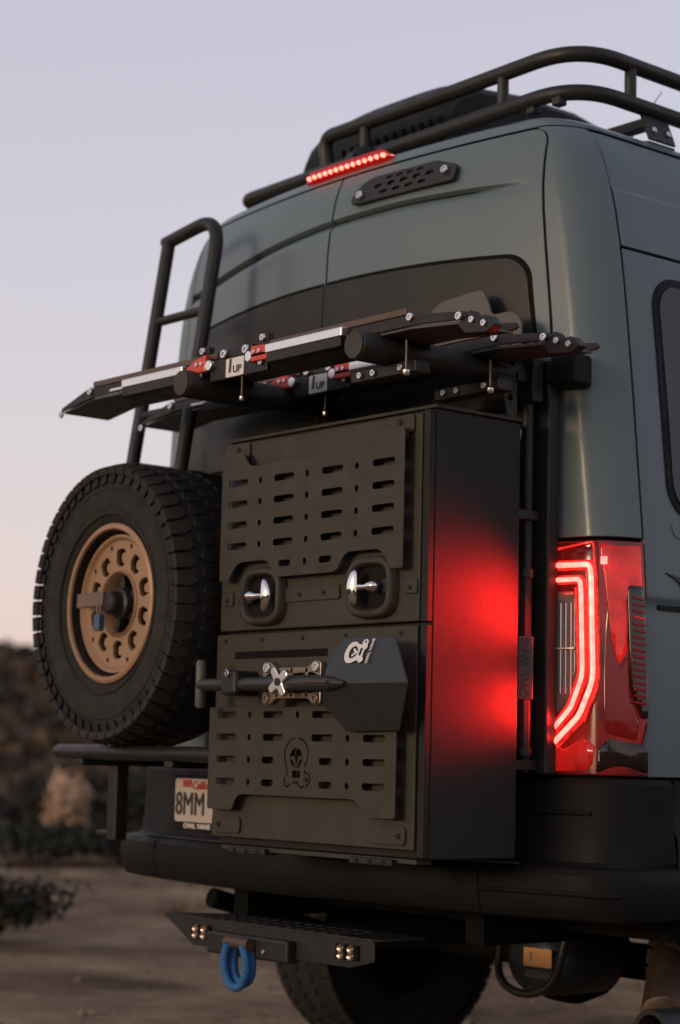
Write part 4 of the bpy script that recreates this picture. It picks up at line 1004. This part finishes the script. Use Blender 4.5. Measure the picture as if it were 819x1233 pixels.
# ------------------------------------------------------------------ blue soft shackle
ss = empty('soft_shackle', (.02, -.25, .35), 'blue rope shackle loop hanging from the hitch step', 'shackle')
sx, sy = .012, -.262
LP = [(sx - .034, .476), (sx - .050, .44), (sx - .046, .40), (sx - .026, .368), (sx, .358), (sx + .026, .368), (sx + .046, .40), (sx + .044, .44), (sx + .026, .476)]
def rope(P, r):
    P = bend(P, .03, 4); D = []
    for i in range(len(P) - 1):
        n = max(1, int((P[i + 1] - P[i]).length / .0026))
        for k in range(n): D.append(P[i].lerp(P[i + 1], k / n))
    D.append(P[-1]); return D, [r * (1 + .035 * sin(i * 1.35)) for i in range(len(D))]
g = MB(); g.tube(*rope([(x, sy + .035 * (x - sx) * 6 * .3, z) for x, z in LP], .0118), 14)
g.tube(*rope([(x, sy + .024, z) for x, z in [(sx - .034, .47), (sx - .046, .43), (sx - .036, .385), (sx, .366), (sx + .036, .385), (sx + .042, .43), (sx + .026, .47)]], .0130), 14)
g.build('rope', BLUEROPE, ss, angle=60)
g = MB(); g.tube([(sx - .055, sy + .010, .478), (sx + .050, sy + .010, .478)], .017, 14); g.build('pin_sleeve', TRAYB, ss)

# ------------------------------------------------------------------ roof rack
rr_ = empty('roof_rack', (0, 1.5, 2.77), 'black double-tube roof rack with rounded corners on the van roof', 'roof rack')
XRR = .735; YR = .285; YF = 4.3
TUBE = .0225
top_pts = bend([(-.36, YR + .012, 2.835), (-.375, YR + .01, 2.945), (-.30, YR, 2.952), (XRR, YR, 2.958), (XRR, YF, 2.935)], .13, 10)
top_pts = [Vector((-.36, YR + .012, 2.835))] + bend([(-.362, YR + .01, 2.84), (-.37, YR, 2.950), (.30, YR, 2.952)], .045, 6)[1:-1] + bend([(.28, YR, 2.952), (XRR, YR, 2.958), (XRR, YF, 2.93)], .17, 12)[0:]
g = MB(); g.tube(top_pts, TUBE, 16); g.build('top_tube', STEEL_BLK, rr_)
low = bend([(-XRR - .04, YF, 2.83), (-XRR - .04, YR + .02, 2.835), (-.2, YR - .005, 2.838), (XRR, YR - .005, 2.845), (XRR, YF, 2.825)], .15, 12)
low = bend([(-XRR - .055, YF, 2.83), (-XRR - .055, YR - .005, 2.825), (0, YR - .005, 2.838)], .06, 10)[:-1] + bend([(-.01, YR - .005, 2.838), (XRR, YR - .005, 2.845), (XRR, YF, 2.825)], .17, 12)
g = MB(); g.tube(low, TUBE, 16); g.build('lower_tube', STEEL_BLK, rr_)
for p in ((-.17, YR), (.44, YR), (XRR, .50), (XRR, 1.3), (XRR, 2.2)):
    g = MB(); g.tube([(p[0], p[1], 2.845), (p[0], p[1], 2.952)], .0175, 12); g.build('upright', STEEL_BLK, rr_)
for y in (.62, 1.6, 2.6, 3.6):
    g = MB(); g.box(-.75, .71, y - .02, y + .02, 2.805, 2.835); g.build('crossbar', STEEL_BLK, rr_, bevel=.003)
for s in (1, -1):
    for y in (.60, 2.0, 3.4):
        xx = s * .735
        g = MB(); g.obox((xx + s * .012, y, 2.792), (.006, 0, -.0 * s), (0, .055, 0), (s * .020, 0, -.050)); g.obox((xx - s * .012, y, 2.742), (.045, 0, -.010 * s), (0, .055, 0), (0, 0, .006)); bq = g.build('mount_foot', STEEL_BLK, rr_, bevel=.003)
        for dy in (-.03, .03): bolt((xx + s * .026, y + dy, 2.775), (s, 0, .3), .009, .006, ALU, bq)
# scalloped lower plate at the rear and little hooks
pl_ = fillet([(-.74, 2.775), (-.74, 2.832), (-.20, 2.84), (-.20, 2.80), (-.30, 2.775), (-.36, 2.80), (-.42, 2.808), (-.47, 2.785), (-.52, 2.812), (-.60, 2.808), (-.66, 2.780)], .012)
plate('rear_plate', [pl_], .006, MXZ(0, YR + .02, 0), STEEL_BLK, rr_, .001)
for x in (.56, .66): g = MB(); g.box(x - .015, x + .015, YR - .012, YR + .02, 2.805, 2.829); g.build('hook', STEEL_BLK, rr_, bevel=.003)
# ------------------------------------------------------------------ roof air conditioner and camera pod
ac = empty('roof_air_conditioner', (-.1, 1.0, 2.77), 'low black rooftop air conditioner behind the roof rack tubes', 'air conditioner')
V = []; F = []; secs = [(.40, .03, .58), (.41, .21, .59), (.44, .285, .60), (.52, .335, .61), (.75, .36, .62), (1.0, .36, .62), (1.35, .30, .60), (1.42, .02, .58)]
nx = 14
for y, hh, ww in secs:
    for i in range(nx + 1):
        q = -1 + 2 * i / nx; edge = (1 - abs(q) ** 4)
        V.append((-.27 + ww * q * .70, y, 2.772 + hh * (.35 + .65 * edge ** .5 if abs(q) < 1 else .05)))
for j in range(len(secs) - 1):
    for i in range(nx): F.append((j * (nx + 1) + i, j * (nx + 1) + i + 1, (j + 1) * (nx + 1) + i + 1, (j + 1) * (nx + 1) + i))
F.append(tuple(range(nx, -1, -1)))
g = MB(); g.add(V, F); g.build('cover', PLASTIC, ac, angle=40)
for k in range(12):
    x = -.42 + .042 * k; g = MB(); g.box(x, x + .014, .388, .404, 2.86, 2.945); g.build('louvre', PLASTIC, ac, bevel=.002)
g = MB(); g.box(-.66, .14, .46, 1.3, 2.768, 2.80); g.build('base', PLASTIC, ac)
cp = empty('camera_pod', (-.05, .22, 2.76), 'small black camera pod above the high brake light', 'camera pod')
g = MB(); b = MB(); b.lathe([(.0001, .07), (.03, .066), (.055, .05), (.07, .025), (.075, 0.0), (.075, -.02)], 24, 'z', closed=False)
g.add([(-.10 + v[0] * 1.15, .215 + v[1] * .6, 2.775 + v[2] * .95) for v in b.v], b.f); g.build('shell', PLASTIC, cp)
g = MB(); g.cyl((-.10, .172, 2.795), (0, 1, -.2), .020, .02, 18); g.build('lens', SGLASS, cp, bevel=.002)
wi = MB(); wi.tube(bend([(-.19, .175, 2.758), (-.13, .165, 2.778), (-.05, .165, 2.782), (.0, .17, 2.775)], .03), .0045, 8); wi.build('red_cable', mat('red_cable', (.30, .02, .02), .5, 0, .1, 20), cp)
an = empty('antenna', (.62, .9, 2.77), 'thin wire antenna on the roof behind the rack', 'antenna')
g = MB(); g.tube([(.60, .62, 2.76), (.66, .72, 2.95)], [.0022, .0012], 6); g.build('mast', STEEL_BLK, an)
g = MB(); g.lathe([(.0001, .02), (.010, .018), (.014, 0), (.014, -.006)], 12, 'z', (.60, .62, 2.764), closed=False); g.build('base', STEEL_BLK, an)

# ------------------------------------------------------------------ running gear under the van
def van_wheel(x0, y0, inner_sign):
    h_ = TW / 2; R_ = TR + .005
    g = MB(); g.lathe([(r_ + .005, d_) for r_, d_ in tyre_profile(TR, TW, .205)], 72, 'x', (x0, y0, R_)); w = g.build('wheel', RUBBER, van, angle=40)
    c = Vector((x0, y0, R_)) - org(van); add_tread(w, R_, TW, TM, c, 'x')
    g = MB(); g.lathe([(.205, -h_ * .75), (.218, -h_ * .8), (.218, -h_ * .7), (.19, -h_ * .3), (.10, -h_ * .0), (.0001, .0)], 48, 'x', (x0, y0, R_), closed=False); g.build('rim', INNER if inner_sign < 0 else BRONZE, w)
    g = MB(); g.lathe([(.205, h_ * .75), (.218, h_ * .8), (.218, h_ * .7), (.19, h_ * .3), (.10, h_ * .2), (.0001, .2 * h_)], 48, 'x', (x0, y0, R_), closed=False); g.build('rim', BRONZE if inner_sign < 0 else INNER, w)
van_wheel(-.82, 1.02, 1); van_wheel(.84, 1.02, -1)
van_wheel(-.84, 4.75, 1); van_wheel(.84, 4.75, -1)
g = MB(); g.cyl((0, 1.02, .40), (1, 0, 0), .055, 1.5, 20); b = MB(); b.lathe([(.0001, -.20), (.08, -.18), (.14, -.08), (.155, 0), (.14, .08), (.07, .20)], 24, 'y', (.05, 1.02, .40), closed=False); g.add(b.v, b.f); g.build('rear_axle', INNER, van, angle=50)
# hanging tow socket and air unit with stickers
g = MB(); b = MB(); b.lathe([(.0001, -.06), (.07, -.055), (.10, -.03), (.108, .02), (.108, .20), (.07, .26)], 28, 'y', (.335, .60, .425), closed=False); g.add([(v[0] * 1.15 - .05, v[1], .425 + (v[2] - .425) * .95) for v in b.v], b.f)
dh = g.build('air_unit', SLATE, van, angle=50); dh['label'] = 'dark rounded unit with orange sticker hanging under the bumper'
g = MB(); g.tube(bend([(.20, .56, .49), (.215, .53, .36), (.33, .52, .325), (.44, .53, .36), (.46, .56, .50)], .06, 6), .012, 12); g.build('guard_loop', STEEL_BLK, dh)
plate('sticker', [rrect(.375, .437, .110, .052, .004, 3)], .002, MXZ(0, .532, 0), ORANGE, dh, .0003)
text('sticker_mark', 'T', .030, MXZ(.352, .5305, .437), INK, dh, .0003, .8)
plate('sticker', [rrect(.375, .390, .110, .022, .004, 3)], .002, MXZ(0, .538, 0), OLIVE, dh, .0003)
bolt((.335, .53, .335), (0, -1, 0), .006, .006, ALU, dh)
# muffler on the right
g = MB(); g.tube([(.64, .82, .50), (.66, .79, .495), (.995, .36, .350), (1.0, .352, .348)], [.05, .062, .064, .058], 24); ex_ = g.build('muffler', RUSTY, van, angle=50)
g = MB(); g.lathe([(.045, 0), (.058, 0), (.058, .10), (.045, .10)], 20, 'y', (1.035, .26, .325)); g.build('tail_pipe', STEEL_BLK, ex_)
g = MB(); g.box(-.55, -.48, .15, 5.0, .50, .60); g.box(.48, .55, .15, 5.0, .50, .60); g.build('chassis_rail', INNER, van)
g = MB(); g.tube([(-.60, .10, .55), (-.58, .6, .42), (-.55, 1.0, .36)], .03, 10); g.build('leaf_spring', INNER, van)

# ------------------------------------------------------------------ plants
def leaf_mat(name, c, var=.4):
    return mat(name, c, .8, 0, var, 3.0, spec=.1)
def shrub(name, label, cat, x, y, rx, h, n, cols, leaf, seed, upright=.3, stems=9, group=None):
    rnd = random.Random(seed); z0 = ground_h(x, y)
    r = empty(name, (x, y, z0 - .02), label, cat, group)
    g = MB(); tips = []
    for k in range(stems):
        a = rnd.uniform(0, 2 * pi); rr2 = rx * rnd.uniform(.2, .9); hh = h * rnd.uniform(.55, 1.0)
        p0 = Vector((x + .08 * rnd.uniform(-1, 1), y + .08 * rnd.uniform(-1, 1), z0 - .05)); p2 = Vector((x + rr2 * cos(a), y + rr2 * sin(a), z0 + hh)); p1 = p0.lerp(p2, .5) + Vector((0, 0, .12 * h))
        g.tube([p0, p1, p2], [.016, .010, .004], 6); tips.append((p1, p2))
    g.build('stems', cols[0], r)
    L = [MB() for _ in cols[1:]]
    for k in range(n):
        p1, p2 = rnd.choice(tips); c = p1.lerp(p2, rnd.uniform(.0, 1.08)) + Vector((rnd.gauss(0, rx * .20), rnd.gauss(0, rx * .20), rnd.gauss(0, h * .09)))
        if c.z < z0: c.z = z0 + rnd.uniform(0, .1)
        d = Vector((rnd.gauss(0, 1), rnd.gauss(0, 1), rnd.gauss(0, 1) + upright)).normalized(); e2 = d.cross(Vector((rnd.gauss(0, 1), rnd.gauss(0, 1), rnd.gauss(0, 1)))).normalized()
        l = leaf * rnd.uniform(.6, 1.4); w = l * .32
        rnd.choice(L).add([c - d * l * .5, c + e2 * w, c + d * l * .6, c - e2 * w], [(0, 1, 2, 3)])
    for q, m_ in zip(L, cols[1:]): q.build('foliage', m_, r, smooth=False)
    return r
STEM = leaf_mat('stem', (.07, .05, .035))
DK1 = leaf_mat('dark_sage', (.030, .032, .024)); DK2 = leaf_mat('grey_sage', (.050, .050, .042)); BR1 = leaf_mat('dry_brown_brush', (.115, .078, .048)); PALE = leaf_mat('pale_straw', (.62, .44, .30)); PALE2 = leaf_mat('straw', (.44, .29, .19))
shrub('desert_shrub', 'low dark shrub at the left edge, nearest of the bushes beside the dirt track', 'shrub', -4.75, 1.72, .46, .32, 1500, (STEM, DK1, DK2), .045, 1, group='dark shrubs beside the track')
shrub('desert_shrub', 'broad dark shrub behind the pale bush and below the hill', 'shrub', -13.9, 8.6, 1.3, .80, 3200, (STEM, DK1, DK2), .09, 2, group='dark shrubs beside the track')
shrub('desert_shrub', 'dark shrub left of the pale bush at the edge of the dirt', 'shrub', -10.9, 5.7, .9, .34, 2600, (STEM, DK1, DK2), .07, 3, group='dark shrubs beside the track')
shrub('desert_shrub', 'dark shrub right of the pale bush beside the bumper', 'shrub', -10.3, 6.3, .7, .30, 2600, (STEM, DK1, DK2), .07, 5, group='dark shrubs beside the track')
shrub('dry_bush', 'pale straw-coloured upright bush left of the bumper', 'bush', -11.55, 6.42, .24, .70, 2600, (STEM, PALE, PALE, PALE2), .06, 4, 1.5, 12)
# brush that covers the hillside
g = MB(); g2 = MB(); rnd = random.Random(11)
for k in range(2600):
    a = rnd.uniform(0, 2 * pi) if k % 4 == 0 else rnd.uniform(radians(120), radians(185)); d = 17 + 66 * rnd.random() ** 1.1
    x = .5 + d * cos(a); y = 1.5 + d * sin(a); z = ground_h(x, y); R_ = rnd.uniform(.25, .6) * (1 + d / 120); hh = R_ * rnd.uniform(.7, 1.2)
    if y < 3 and x > -6: continue
    B_ = g if rnd.random() < .62 else g2
    for j in range(16):
        th = rnd.uniform(0, 2 * pi); ph = rnd.random() ** .7; c = Vector((x + R_ * cos(th) * ph, y + R_ * sin(th) * ph, z + hh * rnd.uniform(.05, 1) * (1.1 - ph * .6)))
        dd = Vector((rnd.gauss(0, 1), rnd.gauss(0, 1), rnd.gauss(0, .7) + .4)).normalized(); e2 = dd.cross(Vector((rnd.gauss(0, 1), rnd.gauss(0, 1), rnd.gauss(0, 1)))).normalized(); l = R_ * rnd.uniform(.25, .5)
        B_.add([c - dd * l, c + e2 * l * .5, c + dd * l, c - e2 * l * .5], [(0, 1, 2, 3)])
bo = g.build('hillside_brush', BR1, smooth=False); tag(bo, 'brown dry brush covering the hillside', 'brush', kind='stuff')
bo = g2.build('hillside_sage', DK2, smooth=False); tag(bo, 'dark sage brush scattered over the hillside', 'brush', kind='stuff')
# loose stones on the track
g = MB(); rnd = random.Random(3)
for k in range(900):
    x = rnd.uniform(-9, 5); y = rnd.uniform(-3.5, 9); s_ = rnd.uniform(.006, .026) * (1 if rnd.random() < .93 else 2); z = ground_h(x, y)
    P = [Vector((rnd.gauss(0, 1), rnd.gauss(0, 1), rnd.gauss(0, .7))).normalized() * s_ * rnd.uniform(.8, 1.2) + Vector((x, y, z + s_ * .3)) for _ in range(8)]
    bm = bmesh.new(); vs = [bm.verts.new(p) for p in P]; 
    try: bmesh.ops.convex_hull(bm, input=vs)
    except Exception: pass
    bm.verts.index_update(); idx = {v: i for i, v in enumerate(bm.verts)}
    g.add([v.co.copy() for v in bm.verts], [tuple(idx[v] for v in f_.verts) for f_ in bm.faces]); bm.free()
so = g.build('loose_stones', mat('stone', (.19, .145, .115), .9, 0, .3, 2), smooth=False); tag(so, 'small loose stones on the dirt track', 'stones', kind='stuff')

# dry grass tufts along the edges of the track
g = MB(); rnd = random.Random(21)
for k in range(260):
    a = rnd.uniform(radians(120), radians(200)); d = rnd.uniform(5.5, 16) if k % 3 else rnd.uniform(9, 15); x = .5 + d * cos(a); y = 1.5 + d * sin(a); z = ground_h(x, y)
    if hnoise(x * 1.7, y * 1.3) < .05: continue
    for j in range(26):
        p = Vector((x + rnd.gauss(0, .07), y + rnd.gauss(0, .07), z - .01)); l = rnd.uniform(.05, .16); q = p + Vector((rnd.gauss(0, .05), rnd.gauss(0, .05), l)); w = Vector((rnd.gauss(0, 1), rnd.gauss(0, 1), 0)).normalized() * .004
        g.add([p - w, p + w, q], [(0, 1, 2)])
tg = g.build('dry_grass', leaf_mat('dry_grass', (.10, .075, .045)), smooth=False); tag(tg, 'dry grass tufts along the edge of the dirt track', 'grass', kind='stuff')
